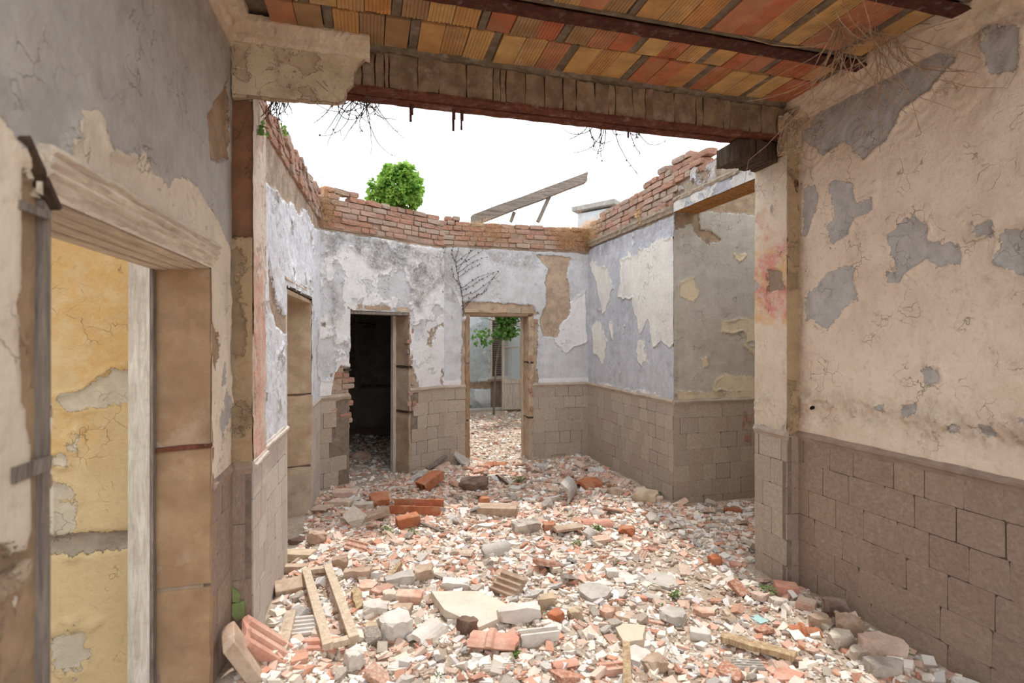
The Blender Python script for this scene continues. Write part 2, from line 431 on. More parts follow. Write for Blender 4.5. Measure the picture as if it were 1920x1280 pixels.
class Fields:
    def __init__(s, F, S, Z): s.F = F; s.S = S; s.Z = Z; s.P = np.stack([S, Z], 1)
    def px(s, polys, amp=.03, f=7, seed=0):
        m = np.full(len(s.S), -9.0)
        for p in polys: m = np.maximum(m, poly_sd(s.P, s.F.poly(p)))
        return m + amp * fbm(s.S, s.Z, f, 5, seed)
    def n(s, f, o=5, seed=0): return fbm(s.S, s.Z, f, o, seed)

def core_boxes(mb, F, s0, s1, z0, z1, d0, d1, holes):
    sb = sorted({s0, s1} | {min(max(h[i], s0), s1) for h in holes for i in (0, 1)})
    zb = sorted({z0, z1} | {min(max(h[i], z0), z1) for h in holes for i in (2, 3)})
    for a, b in zip(sb, sb[1:]):
        for c, e in zip(zb, zb[1:]):
            m = ((a + b) / 2, (c + e) / 2)
            if any(h[0] < m[0] < h[1] and h[2] < m[1] < h[3] for h in holes): continue
            F.box(mb, a, b, c, e, d0, d1)

def skin(name, F, s0, s1, z0, z1, mat, fields, parent, holes=(), ds=.014, topf=None, rel=1.0, relief=None, edge=.012):
    ns = max(2, int((s1 - s0) / ds) + 1); nz = max(2, int((z1 - z0) / ds) + 1)
    S, Z = np.meshgrid(np.linspace(s0, s1, ns), np.linspace(z0, z1, nz), indexing='ij')
    S = S.ravel(); Z = Z.ravel()
    Q = Fields(F, S, Z)
    A = fields(Q)
    at = {k: np.asarray(A.get(k, np.full(len(S), -1.0 if k != 'm_dirt_dark' else 0.0))) for k in ('m_top', 'm_bare', 'm_dirt_dark', 'm_tint')}
    t = np.clip(at['m_top'] / .006 + .5, 0, 1); b = np.clip(at['m_bare'] / .012 + .5, 0, 1)
    cur = np.exp(-((at['m_top'] - .008) / .012) ** 2) * np.clip(Q.n(5, 3, 3) + .3, 0, 1) * .018
    d = .005 * Q.n(2.2, 5, 5) + .0025 * Q.n(14, 4, 6) + (.004 * t + cur) * (1 - b) - .016 * b
    if relief is not None: d = d + relief(Q) * (1 - b)
    d = d * rel
    P = np.array([F.p0.x, F.p0.y, 0])[None] + S[:, None] * np.array(F.e)[None] + d[:, None] * np.array(F.n)[None]
    P[:, 2] += Z
    i = np.arange((ns - 1) * (nz - 1)); r = i // (nz - 1); c = i % (nz - 1)
    q = r * nz + c
    quads = np.stack([q, q + nz, q + nz + 1, q + 1], 1)
    cs = S[quads].mean(1); cz = Z[quads].mean(1)
    keep = np.ones(len(quads), bool)
    wob = edge * fbm(cs, cz, 9, 4, 8)
    for h in holes:
        keep &= ~((cs > h[0] + wob) & (cs < h[1] + wob) & (cz > h[2] - 1) & (cz < h[3] + wob))
    if topf is not None: keep &= cz < topf(cs) + 2 * wob
    quads = quads[keep]
    nrm = Vector(F.e).cross(Vector((0, 0, 1)))
    if nrm.dot(F.n) < 0: quads = quads[:, ::-1]
    used = np.unique(quads); mp = np.full(len(S), -1); mp[used] = np.arange(len(used))
    me = bpy.data.meshes.new(name)
    me.from_pydata(P[used].tolist(), [], mp[quads].tolist())
    for k, a in at.items():
        la = me.attributes.new(k, 'FLOAT', 'POINT'); la.data.foreach_set('value', a[used].astype(np.float32))
    me.polygons.foreach_set('use_smooth', [True] * len(me.polygons))
    me.update()
    return link(name, me, mat, parent)

_slabs = []
def slab_variants():
    if _slabs: return _slabs
    rr = random.Random(5)
    for k in range(10):
        # front face with chipped corners, 8 outline points, unit size
        o = []
        for (x, z) in ((-.5, -.5), (.5, -.5), (.5, .5), (-.5, .5)):
            for q in (0, 1):
                cx = rr.uniform(.01, .05) if rr.random() < .75 else rr.uniform(.06, .15)
                ax = (q == 1)
                if x * z > 0: ax = not ax
                o.append((x - math.copysign(cx, x) * (0 if ax else 1) + rr.uniform(-.008, .008), z - math.copysign(cx, z) * (1 if ax else 0) + rr.uniform(-.008, .008)))
        m = len(o)
        v = [(x, -.5, z) for x, z in o] + [(x * .975, .5, z * .975) for x, z in o]
        f = [tuple(range(m)), tuple(reversed(range(m, 2 * m)))] + [(i, m + i, m + (i + 1) % m, (i + 1) % m) for i in range(m)]
        me = bpy.data.meshes.new('dado_block'); me.from_pydata(v, [], f); me.update()
        # winding does not matter for cycles diffuse, yet keep it consistent
        bm = bmesh.new(); bm.from_mesh(me); bmesh.ops.recalc_face_normals(bm, faces=bm.faces); bm.to_mesh(me); bm.free()
        _slabs.append(me)
    return _slabs
_slab_mats = {}
def dado(F, s0, s1, z0, z1, mat, parent, holes=(), bw=.235, bh=.172, seed=1, skip=(), th=.02, gap=.004, proud=.006, rail=True):
    """dado of separate stone-like blocks over a darker joint bed, with a rail on top"""
    rr = random.Random(seed)
    mb = MB(); core_boxes(mb, F, s0, s1, z0, z1 - .01, -.035, -.004, holes)
    mb.build('dado_bed', M['joint'], parent)
    key = mat.name
    if key not in _slab_mats:
        L = []
        for me in slab_variants():
            c = me.copy(); c.materials.clear(); c.materials.append(mat); L.append(c)
        _slab_mats[key] = L
    V = _slab_mats[key]
    sg = 1 if Vector((-math.sin(F.ang), math.cos(F.ang), 0)).dot(F.n) > 0 else -1
    rows = max(1, round((z1 - z0) / bh)); h = (z1 - z0) / rows
    for r in range(rows):
        s = s0 - (bw * .5 if r % 2 else 0) - rr.uniform(0, .05)
        while s < s1:
            wd = bw * rr.choice([.8, .9, 1, 1, 1.1, 1.2])
            a, b = max(s, s0), min(s + wd, s1)
            s += wd
            c, e = z0 + r * h, z0 + (r + 1) * h
            for hh in holes:
                if c < hh[3] and e > hh[2]:
                    if a < hh[0] < b: b = hh[0] if (hh[0] - a) > (b - hh[1]) else b
                    if a < hh[1] < b: a = hh[1]
            if b - a < .03: continue
            m = ((a + b) / 2, (c + e) / 2)
            if any(hh[0] <= m[0] <= hh[1] and hh[2] <= m[1] <= hh[3] for hh in holes): continue
            if any(poly_sd(np.array([m]), p)[0] > 0 for p in skip): continue
            o = bpy.data.objects.new('dado_block', rr.choice(V)); COL.objects.link(o); o.parent = parent
            pr = rr.uniform(.55, 1.0) * proud
            g = gap * rr.choice([.05, .1, .2, .4, .8, 1.5])
            o.location = F.at(m[0], m[1], pr - th / 2)
            o.rotation_euler = (0, rr.uniform(-.006, .006), F.ang + (math.pi if sg > 0 else 0))
            o.scale = (b - a - g, th, e - c - g * rr.uniform(.5, 1.2))
    if rail:
        segs = [(s0, s1)]
        for hh in holes:
            if hh[3] > z1: segs = [x for (a, b) in segs for x in ((a, min(b, hh[0])), (max(a, hh[1]), b)) if x[1] - x[0] > .02]
        mb = MB()
        for a, b in segs:
            prof = [(-.01, -.03), (.006, -.03), (.012, -.012), (.022, 0), (.022, .014), (.012, .022), (.008, .032), (-.01, .036)]
            n = max(2, int((b - a) / .06))
            mb.prism([F.at(a, z1 + y, x) for x, y in prof], F.e * (b - a), n, .0025)
        mb.build('dado_rail', mat, parent)

_brick_v = []
def brick_variants():
    if _brick_v: return _brick_v
    rr = random.Random(3)
    for k in range(9):
        bm = bmesh.new(); bmesh.ops.create_cube(bm, size=1)
        bmesh.ops.subdivide_edges(bm, edges=bm.edges[:], cuts=1, use_grid_fill=True)
        for v in bm.verts:
            rd = 1 - .05 * (abs(v.co.x * v.co.y * v.co.z) > .12)
            v.co = Vector((v.co.x * rd + rr.uniform(-.022, .022), v.co.y * rd + rr.uniform(-.03, .03), v.co.z * rd + rr.uniform(-.035, .035)))
        me = bpy.data.meshes.new('brick'); bm.to_mesh(me); bm.free(); me.materials.append(M['brick']); _brick_v.append(me)
    return _brick_v
def courses(F, s0, s1, z0, topf, parent, seed=1, bl=.215, bh=.066, depth=.13, d0=.0, miss=.05, rough=.012, name='brick', poly=None):
    rr = random.Random(seed); V = brick_variants(); r = 0
    zmax = max(topf(s0 + (s1 - s0) * k / 20) for k in range(21))
    while z0 + r * bh < zmax:
        z = z0 + (r + .5) * bh
        s = s0 - rr.uniform(0, bl * .5)
        while s < s1:
            wd = bl * rr.choice([.5, .55, 1, 1, .95])
            c = s + wd / 2; s += wd
            if c < s0 or c > s1 or z + bh * .3 > topf(c) or rr.random() < miss: continue
            if poly is not None and poly_sd(np.array([(c, z)]), poly)[0] < 0: continue
            o = bpy.data.objects.new(name, rr.choice(V)); COL.objects.link(o); o.parent = parent
            top = z + bh * 1.4 > topf(c)
            o.location = F.at(c, z, d0 - depth / 2 + rr.uniform(-rough, rough))
            o.rotation_euler = (rr.uniform(-.03, .03) * (3 if top else 1), rr.uniform(-.03, .03) * (2 if top else 1), F.ang + rr.uniform(-.04, .04) * (3 if top else 1) + rr.choice([0, math.pi]))
            o.scale = (wd - .012, depth * rr.uniform(.9, 1.1), bh - .010)
        r += 1

def lin(pts):
    xs = [p[0] for p in pts]; ys = [p[1] for p in pts]
    return lambda s: np.interp(s, xs, ys)

ZD = 1.063
# ------------------------------------------------------------------ right wall of the covered room
F = Frame((2.88, 3.0), (2.88, -.3), (-1, 0)); FR1 = F
wr = MB(); core_boxes(wr, F, 0, F.L, -.25, 3.5, -.3, -.03, []); W_R1 = wr.build('wall_right', M['core'], kind='structure', label='cream plastered wall with peeling paint and brown block dado')
blueR = [[(1500, 262), (1560, 180), (1640, 130), (1740, 100), (1790, 110), (1745, 170), (1700, 195), (1660, 262), (1620, 300), (1580, 268), (1545, 290), (1500, 262)],
  [(1850, 50), (1905, 62), (1912, 135), (1862, 142), (1845, 100)], [(1506, 350), (1530, 345), (1536, 365), (1526, 400), (1515, 442), (1506, 440)],
  [(1560, 340), (1600, 345), (1606, 382), (1640, 365), (1640, 392), (1602, 405), (1592, 440), (1560, 458), (1548, 430), (1566, 400)],
  [(1665, 440), (1710, 405), (1740, 425), (1735, 452), (1795, 460), (1800, 490), (1770, 500), (1740, 488), (1700, 512), (1670, 480)],
  [(1825, 420), (1862, 412), (1862, 440), (1830, 446)], [(1880, 440), (1930, 430), (1930, 525), (1870, 490)],
  [(1510, 560), (1560, 510), (1600, 500), (1606, 560), (1570, 590), (1555, 622), (1530, 600), (1510, 602)],
  [(1660, 512), (1705, 500), (1690, 530), (1665, 532)], [(1725, 690), (1765, 685), (1770, 720), (1740, 726)], [(1690, 760), (1722, 755), (1722, 778), (1695, 782)],
  [(1840, 795), (1865, 790), (1866, 812), (1842, 812)]]
def swirls(Q, zc, hh, seed, amp=.005):
    """moulded frieze: rows of scrolls"""
    per = .30
    k = np.floor(Q.S / per); x = Q.S - (k + .5) * per; y = Q.Z - zc
    r = np.hypot(x, y); a = np.arctan2(y, x)
    sp = np.sin(r * 120 + a * 2 + 2 * Q.n(6, 3, seed)) * np.exp(-(r / .12) ** 2)
    x2 = Q.S - (k + .98) * per; r2 = np.hypot(x2, y); a2 = np.arctan2(y, x2)
    fl = np.cos(5 * a2 + r2 * 12) * np.exp(-((r2 - .06) / .05) ** 2)
    return amp * .75 * np.clip(sp + fl + .8 * Q.n(14, 3, seed + 4), -1, 1) * np.exp(-(y / hh) ** 4)
def f_R1(Q):
    m = -Q.px(blueR, .022, 9, 1)
    band = np.exp(-((Q.Z - 1.30) / .09) ** 2)
    m = np.minimum(m, .05 - .11 * band * np.clip(Q.n(6, 4, 2) + .05, 0, 1))
    m = np.minimum(m, .06 - .16 * np.clip(Q.n(3.2, 6, 9) - .26, 0, 1))
    return dict(m_top=m, m_bare=-.25 + .5 * np.clip(Q.n(8, 3, 12) - .62, 0, 1), m_dirt_dark=.25 * np.clip(Q.n(2, 4, 4), 0, 1) + .55 * np.exp(-((Q.Z - 3.22) / .06) ** 2) + .4 * np.exp(-(Q.S / .06) ** 2) + .35 * band)  # mask also darkens just below the cornice and next to the pier
def r_R1(Q):
    band = np.exp(-((Q.Z - 1.29) / .10) ** 2) * np.clip(1.2 - Q.S * 0, 0, 1)
    fl = np.abs((Q.n(7, 4, 31)))
    return swirls(Q, 2.98, .17, 1) + band * (.05 * np.clip(.35 - fl, 0, 1) - .014 * (Q.n(11, 4, 33) > .1)) + .012 * np.clip(Q.n(5.5, 4, 35) - .2, 0, 1)
skin('plaster', F, 0, F.L, ZD, 3.36, M['right_near'], f_R1, W_R1, relief=r_R1, ds=.0125)
dado(F, 0, F.L, -.02, ZD, M['dado_near'], W_R1, seed=4, bw=.215, bh=.178, gap=.005)
mb = MB(); mb.prism([F.at(-.03, z, d) for d, z in ((-.03, 3.24), (.01, 3.245), (.02, 3.27), (.05, 3.285), (.06, 3.31), (.11, 3.33), (.13, 3.37), (.125, 3.40), (-.03, 3.40))], F.e * (F.L + .03), 90, .005)
mb.build('cornice', M['cornice'], W_R1)
mb = MB(); q = F.pix(1523, 763); c = F.at(q[0], q[1], .006)
mb.tube([c + Vector((.03, 0, 0)), c - Vector((.006, 0, 0))], .017, .017, 12); mb.build('pipe_hole_plug', M['black'], W_R1)  # solid black plug: shade inside the hole put into its colour

# ------------------------------------------------------------------ right pier under the beam
pr = MB(); pr.span((2.79, 3.02, -.25), (3.32, 3.30, 3.06)); pr.span((2.92, 3.02, 3.06), (3.32, 3.30, 3.5)); W_PR = pr.build('wall_pier_right', M['core'], kind='structure', label='plastered pier carrying the right end of the steel beam')
F = Frame((2.78, 3.31), (2.78, 2.995), (-1, 0)); FPRl = F
def f_PRl(Q):
    z = Q.Z
    tint = .24 - np.abs(z - 2.2) + .34 * Q.n(5, 5, 2)
    return dict(m_top=.05 + .10 * Q.n(6, 5, 7) - .12 * (z < 1.4) * np.clip(Q.n(8, 4, 3), 0, 1), m_bare=np.maximum(Q.px([[(1440, 505), (1465, 510), (1472, 540), (1440, 548)]], .03, 9), -.1 + .12 * np.clip((z - 2.98) / .05, 0, 2)), m_tint=tint, m_dirt_dark=.3 * np.clip(Q.n(4, 4, 8), 0, 1))
skin('plaster', F, 0, F.L, ZD, 3.04, M['pier'], f_PRl, W_PR, relief=lambda Q: swirls(Q, 2.78, .14, 2, .006), ds=.01)
dado(F, 0, F.L, -.02, ZD, M['dado'], W_PR, seed=9, bw=.2, rail=True)
F = Frame((2.775, 3.0), (2.885, 3.0), (0, -1)); FPRf = F  # front turned away from the light: its darkness painted into plaster and dado
skin('plaster', F, 0, F.L, ZD, 3.06, M['pier_brown_shade'], lambda Q: dict(m_top=.03 + .1 * Q.n(5, 5, 4), m_bare=-.1 + .2 * Q.n(4, 5, 6), m_dirt_dark=.3 + .4 * Q.n(4, 4, 2)), W_PR, ds=.01)
dado(F, 0, F.L, -.02, ZD, M['dado_near'], W_PR, seed=11, bw=.12, rail=False)

# ------------------------------------------------------------------ left wall of the covered room with its doorway
F = Frame((-.70, -1.4), (-.70, 3.0), (1, 0)); FL1 = F
sA = 1.413 + 1.4; sB = 2.634 + 1.4
holeL = (sA, sB, -.3, 2.06)
wl = MB(); core_boxes(wl, F, 0, F.L, -.25, 3.5, -.22, -.03, [holeL]); W_L1 = wl.build('wall_left', M['core'], kind='structure', label='grey and cream plastered wall with a bare doorway')
creamL = [[(-200, 60), (0, 215), (30, 265), (60, 292), (118, 300), (118, 255), (140, 262), (146, 215), (188, 208), (200, 270), (232, 292), (268, 280), (280, 325), (310, 346), (340, 330), (366, 352), (395, 395), (418, 440), (428, 470), (433, 900), (433, 1300), (-300, 1900), (-500, 600)]]
def f_L1(Q):
    m = Q.px(creamL, .014, 9, 3)
    lower = Q.Z < 2.0
    m = np.where(lower & (Q.S > sB), np.minimum(m, .05 + .14 * Q.n(5, 5, 4)), m)
    return dict(m_top=m, m_bare=np.maximum(Q.px([[(388, 215), (412, 178), (428, 150), (430, 300), (395, 300)], [(395, 600), (412, 640), (405, 700), (396, 680)]], .02, 8, 5), Q.px([[(40, 300), (95, 385), (95, 1400), (30, 1400), (60, 900), (42, 700)], [(-60, 1010), (45, 1040), (45, 1500), (-60, 1600)]], .02, 6, 6)),
                m_dirt_dark=.35 * np.clip(Q.n(1.6, 4, 4) + .1, 0, 1) + .4 * np.clip((Q.Z - 2.9) / .4, 0, 1))  # mask also grows darker towards the ceiling
skin('plaster', F, 0, sA + .0, -.2, 3.36, M['left_near'], f_L1, W_L1, ds=.016)
skin('plaster', F, sA, sB, 2.06, 3.36, M['left_near'], f_L1, W_L1, ds=.0125)
skin('plaster', F, sB, F.L, ZD, 3.36, M['left_near'], f_L1, W_L1, ds=.0125)
dado(F, sB + .01, F.L, -.1, ZD, M['dado_near'], W_L1, seed=21, bw=.22)
mb = MB(); mb.prism([F.at(0, z, d) for d, z in ((-.03, 3.24), (.01, 3.245), (.02, 3.27), (.04, 3.285), (.05, 3.31), (.085, 3.33), (.10, 3.37), (.10, 3.40), (-.03, 3.40))], F.e * (F.L + .02), 90, .005)
mb.build('cornice', M['cornice'], W_L1)

# doorway to the yellow room
D1 = empty('door_1', F.at((sA + sB) / 2, 0, 0), kind='structure', label='empty doorway with moulded lintel and brown plaster jamb')
def child(mb, name, mat, parent):
    """build in world space, then parent under an empty that has been moved"""
    o = mb.build(name, mat); o.parent = parent; o.matrix_parent_inverse = Matrix.Translation(parent.location).inverted(); return o
random.seed(2)
for k, (z0, z1) in enumerate(((1.268, 2.06), (.64, 1.245), (-.2, .62))):
    mb = MB(); n = max(2, int((z1 - z0) / .08))
    ring = [Vector((x, y, z0)) for x, y in ((-.925, 2.632), (-.78, 2.626), (-.702, 2.63), (-.696, 2.645), (-.70, 2.70), (-.925, 2.70))]
    mb.prism(ring, (0, 0, z1 - z0), n, .004)
    child(mb, 'jamb_block', M['jamb'], D1)
mb = MB(); mb.box((-.81, 2.628, 1.256), (.235, .018, .016), Matrix.Rotation(-.05, 3, 'Y'), .002); child(mb, 'iron_strap', M['rust'], D1)
mb = MB(); mb.span((-1.01, 2.60, -.2), (-.925, 2.70, 2.07), .004); child(mb, 'frame_post', M['paint_wood'], D1)
mb = MB(); mb.span((-.93, 2.60, -.2), (-.915, 2.645, 2.06), .003); child(mb, 'frame_batten', M['grey_wood'], D1)
mb = MB(); mb.prism([Vector((x, 1.36, z)) for x, z in ((-.70, 2.17), (-.668, 2.17), (-.660, 2.155), (-.672, 2.145), (-.664, 2.132), (-.676, 2.12), (-.670, 2.108), (-.682, 2.098), (-.70, 2.062))], (0, 1.30, 0), 40, .0018)
child(mb, 'lintel_moulding', M['moulding'], D1)
for k in range(4):
    mb = MB(); x0 = -.705 - k * .055; mb.span((x0 - .052, 1.37, 2.056 - .003 * k), (x0, 2.64, 2.075), .0025); child(mb, 'soffit_board', M['moulding'], D1)
mb = MB(); mb.span((-.722, 1.385, -.2), (-.700, 1.413, 2.05), .003); child(mb, 'frame_edge', M['grey_wood'], D1)
mb = MB(); mb.bar((-.694, 1.30, 2.16), (-.694, 1.415, 2.04), .012, .028, .002, math.pi / 2); child(mb, 'broken_batten', M['dark_wood'], D1)
mb = MB(); mb.span((-.70, 1.27, 1.455), (-.688, 1.395, 1.487), .002); child(mb, 'wood_cleat', M['grey_wood'], D1)
mb = MB(); mb.span((-.70, 1.29, 2.01), (-.69, 1.395, 2.03), .002); child(mb, 'wood_cleat', M['grey_wood'], D1)
mb = MB(); mb.span((-.70, .6, 1.245), (-.683, 1.315, 1.285), .003); child(mb, 'skirting_end', M['casing'], D1)

# ------------------------------------------------------------------ yellow room beyond it
F = Frame((-3.6, 3.0), (-.93, 3.0), (0, -1))
wy = MB(); core_boxes(wy, F, 0, F.L, -.25, 3.4, -.30, -.03, []); W_Y = wy.build('wall_yellow_room', M['core'], kind='structure', label='yellow plastered wall seen through the left doorway')
def f_Y(Q):
    z = Q.Z
    return dict(m_top=np.minimum(-Q.px([[(110, 745), (170, 720), (205, 690), (240, 700), (235, 745), (180, 760), (130, 765)], [(240, 640), (256, 620), (256, 760), (245, 740)]], .05, 8, 2), .1 + .2 * Q.n(3, 5, 8)),
                m_bare=np.maximum(.045 - np.abs(z - .745), -.2) + .006 * Q.n(7, 4, 3), m_tint=np.clip(z - 1.05, -.3, .1) + .25 * Q.n(1.8, 5, 5), m_dirt_dark=.2 * np.clip(Q.n(2, 4, 1), 0, 1))
skin('plaster', F, .6, F.L, -.2, 3.3, M['yellow'], f_Y, W_Y, ds=.016)
mb = MB(); mb.span((-3.6, -1.4, -.25), (-3.3, 3.3, 3.4)); mb.build('wall_yellow_room_side', M['yellow'], kind='structure')

# ------------------------------------------------------------------ left pier
pl = MB(); pl.span((-.92, 3.02, -.25), (-.615, 3.33, 3.03)); W_PL = pl.build('wall_pier_left', M['core'], kind='structure', label='brown plastered pier carrying the left end of the beam')
F = Frame((-.712, 3.0), (-.60, 3.0), (0, -1)); FPLf = F
def f_PLf(Q):
    z = Q.Z
    return dict(m_top=.02 + .1 * Q.n(4, 5, 3), m_bare=np.minimum(np.minimum(z - 2.27, 3.0 - z), .05) + .04 * Q.n(6, 4, 5), m_dirt_dark=.35 + .5 * Q.n(3, 4, 2))
skin('plaster', F, 0, F.L, ZD, 3.06, M['pier_brown_shade'], f_PLf, W_PL, ds=.009)
dado(F, 0, F.L, -.1, ZD, M['dado_near'], W_PL, seed=31, bw=.3, bh=.3)
F = Frame((-.60, 2.995), (-.60, 3.34), (1, 0)); FPLr = F
skin('plaster', F, 0, F.L, ZD, 3.04, M['pier_left'], lambda Q: dict(m_top=.03 + .12 * Q.n(5, 5, 3), m_bare=-.13 + .2 * Q.n(4, 5, 9), m_tint=.02 + .3 * Q.n(2.2, 4, 4), m_dirt_dark=.3 * np.clip(Q.n(4, 4, 8), 0, 1)), W_PL, ds=.009)
dado(F, 0, F.L, -.1, ZD, M['dado_lit'], W_PL, seed=33, bw=.2)

# ------------------------------------------------------------------ left wall of the roofless hall
F = Frame((-.64, 3.33), (-.545, 6.15), (1, 0)); FL2 = F
hL2 = (.87, 2.13, -.3, 2.13)
wl2 = MB(); core_boxes(wl2, F, 0, F.L + .1, -.25, 3.05, -.28, -.03, [hL2]); core_boxes(wl2, F, 0, F.L + .1, 3.05, 3.22, -.28, -.004, []); W_L2 = wl2.build('wall_left_hall', M['core'], kind='structure', label='chalky blue white wall of the roofless hall with broken brick top')
def f_L2(Q):
    bare = Q.px([[(470, 100), (497, 345), (510, 352), (522, 372), (532, 385), (540, 378), (548, 400), (560, 392), (575, 430), (585, 425), (600, 470), (640, 300), (560, 100)]], .05, 6, 4)
    bare = np.maximum(bare, Q.px([[(500, 480), (512, 560), (530, 600), (528, 625), (512, 610), (500, 560)], [(530, 640), (537, 640), (537, 800), (531, 760)]], .03, 8, 3))
    return dict(m_top=.06 + .15 * Q.n(6, 6, 5), m_bare=bare, m_dirt_dark=.75 * np.clip((Q.Z - 2.55) / .5, 0, 1) + .25 * np.clip(Q.n(3, 4, 7), 0, 1))
def r_L2(Q): return .010 * np.clip(Q.n(3, 4, 5), -1, 1) + .004 * Q.n(22, 3, 9)
skin('plaster', F, 0, F.L, ZD, 3.07, M['left_inner'], f_L2, W_L2, holes=[hL2], relief=r_L2, ds=.0135)
dado(F, 0, F.L, -.1, ZD, M['dado_lit'], W_L2, holes=[hL2], seed=41, bw=.2)
courses(F, 0, F.L, 3.03, lin([(0, 3.30), (.4, 3.26), (1.2, 3.32), (2, 3.30), (2.9, 3.40)]), W_L2, seed=5, d0=.01)
D2 = empty('door_2', F.at(1.5, 0), kind='structure', label='doorway in the left wall of the hall with tan jamb')
random.seed(4)
for (z0, z1) in ((1.20, 2.10), (.50, 1.18), (-.2, .48)):
    mb = MB(); n = max(2, int((z1 - z0) / .09))
    ring = [F.at(a, z0, d) for a, d in ((2.10, -.25), (2.105, -.1), (2.11, .0), (2.13, .004), (2.2, -.02), (2.2, -.25))]
    mb.prism(ring, (0, 0, z1 - z0), n, .009); child(mb, 'jamb_block', M['jamb_pale'], D2)
mb = MB(); F.box(mb, .84, .885, -.2, 2.1, -.22, .004, .004); child(mb, 'frame_post', M['paint_wood'], D2)
mb = MB(); F.box(mb, 2.07, 2.10, -.2, 2.08, -.28, -.22, .004); child(mb, 'frame_post', M['paint_wood'], D2)
for k in range(3):
    mb = MB(); F.box(mb, .80, 2.2, 2.08 + .045 * k, 2.12 + .045 * k, -.26, -.01 + .008 * k, .010); child(mb, 'lintel_board', M['grey_wood' if k == 1 else 'jamb_pale'], D2)

# ------------------------------------------------------------------ back wall, angled part
P_A0, P_A1 = (-.545, 6.12), (.95, 7.05)
ev = Vector((P_A1[0] - P_A0[0], P_A1[1] - P_A0[1])).normalized()
F = Frame(P_A0, P_A1, (ev.y, -ev.x)); FA = F
a0 = F.pix(655, 700)[0]; a1 = F.pix(768, 700)[0]
hA = (a0, a1, -.3, 2.06)
wa = MB(); core_boxes(wa, F, -.1, F.L + .05, -.25, 2.96, -.28, -.03, [hA]); core_boxes(wa, F, -.1, F.L + .05, 2.96, 3.30, -.28, -.004, []); W_A = wa.build('wall_back_angled', M['core'], kind='structure', label='angled back wall with dark doorway and brick top')
brA = F.poly([(628, 700), (640, 686), (656, 690), (656, 830), (640, 800), (622, 770)])
def f_A(Q):
    dirt = Q.px([[(612, 425), (700, 440), (760, 460), (835, 462), (835, 520), (800, 560), (790, 520), (760, 500), (705, 510), (680, 500), (650, 470), (612, 470)], [(760, 480), (795, 490), (800, 600), (770, 575)], [(612, 530), (630, 525), (640, 580), (625, 600), (614, 570)]], .12, 5, 2)
    return dict(m_top=np.where(Q.Z < 1.25, .05, 0) + .02 + .13 * Q.n(4, 6, 5), m_bare=np.maximum(np.maximum(Q.px([[(628, 700), (640, 686), (660, 690), (660, 760), (620, 760)], [(765, 690), (775, 690), (783, 720), (783, 740), (765, 740)]], .02, 8, 2), -.12 + .22 * Q.n(3, 6, 8)), np.clip((Q.Z - 2.93), -.3, .1) + .03 * Q.n(5, 4, 2)),
                m_dirt_dark=np.clip(dirt * 9 + .3, 0, .85))
skin('plaster', F, 0, F.L, ZD, 3.0, M['blue_white'], f_A, W_A, holes=[hA], relief=lambda Q: swirls(Q, 2.86, .12, 3, .006), ds=.0125)
dado(F, 0, F.L, -.1, ZD, M['dado'], W_A, holes=[hA], seed=51, bw=.2, skip=[F.poly([(625, 700), (658, 690), (658, 905), (640, 905), (622, 770)]), F.poly([(765, 640), (785, 640), (785, 760), (765, 860)])])
courses(F, 0, F.L + .02, 2.97, lin([(0, 3.44), (.45, 3.46), (.52, 3.40), (1.1, 3.38), (1.8, 3.38)]), W_A, seed=7, d0=.015)
courses(F, 0, a0 - .005, .62, lambda s: 1.36, W_A, seed=8, d0=-.006, depth=.1, poly=brA, miss=0, bl=.16)
courses(F, a0 - .06, a0 + .0, -.1, lambda s: 2.05, W_A, seed=12, d0=-.03, depth=.22, miss=.1, bl=.07)
D3 = empty('door_3', F.at((a0 + a1) / 2, 0), kind='structure', label='dark doorway in the angled back wall')
random.seed(6)
for (z0, z1) in ((1.38, 2.02), (.80, 1.35), (-.1, .78)):
    mb = MB(); n = max(2, int((z1 - z0) / .08))
    ring = [F.at(a, z0, d) for a, d in ((a1 - .03, -.27), (a1 - .02, -.1), (a1 - .012, .0), (a1 + .012, .006), (a1 + .03, -.02), (a1 + .03, -.27))]
    mb.prism(ring, (0, 0, z1 - z0), n, .009); child(mb, 'jamb_block', M['jamb_pale'], D3)
courses(F, a1 - .01, a1 + .07, .8, lambda s: 1.95, W_A, seed=13, d0=.008, depth=.08, miss=.25, bl=.075)
mb = MB(); F.box(mb, a1 - .075, a1 - .03, -.2, 2.02, -.31, -.25, .004); child(mb, 'frame_post', M['paint_wood'], D3)
for zz in (1.365, .79):
    mb = MB(); F.box(mb, a1 - .03, a1 + .035, zz - .012, zz + .012, -.25, .012, .003); child(mb, 'iron_strap', M['dark_wood'], D3)
mb = MB(); F.box(mb, a0 - .07, a0 + .01, 1.36, 1.385, -.1, .03, .005); child(mb, 'wood_cleat', M['dark_wood'], D3)
mb = MB(); F.box(mb, a0 - .02, a1 + .02, 2.02, 2.065, -.27, -.01, .008); child(mb, 'lintel_board', M['grey_wood'], D3)
for k in range(4):
    u0 = a0 - .02 + k * (a1 - a0 + .05) / 4
    mb = MB(); F.box(mb, u0, u0 + (a1 - a0 + .05) / 4 - .008, 2.07, 2.125 - .006 * (k % 2), -.2, .006, .008); child(mb, 'lintel_stone', M['jamb_pale'], D3)

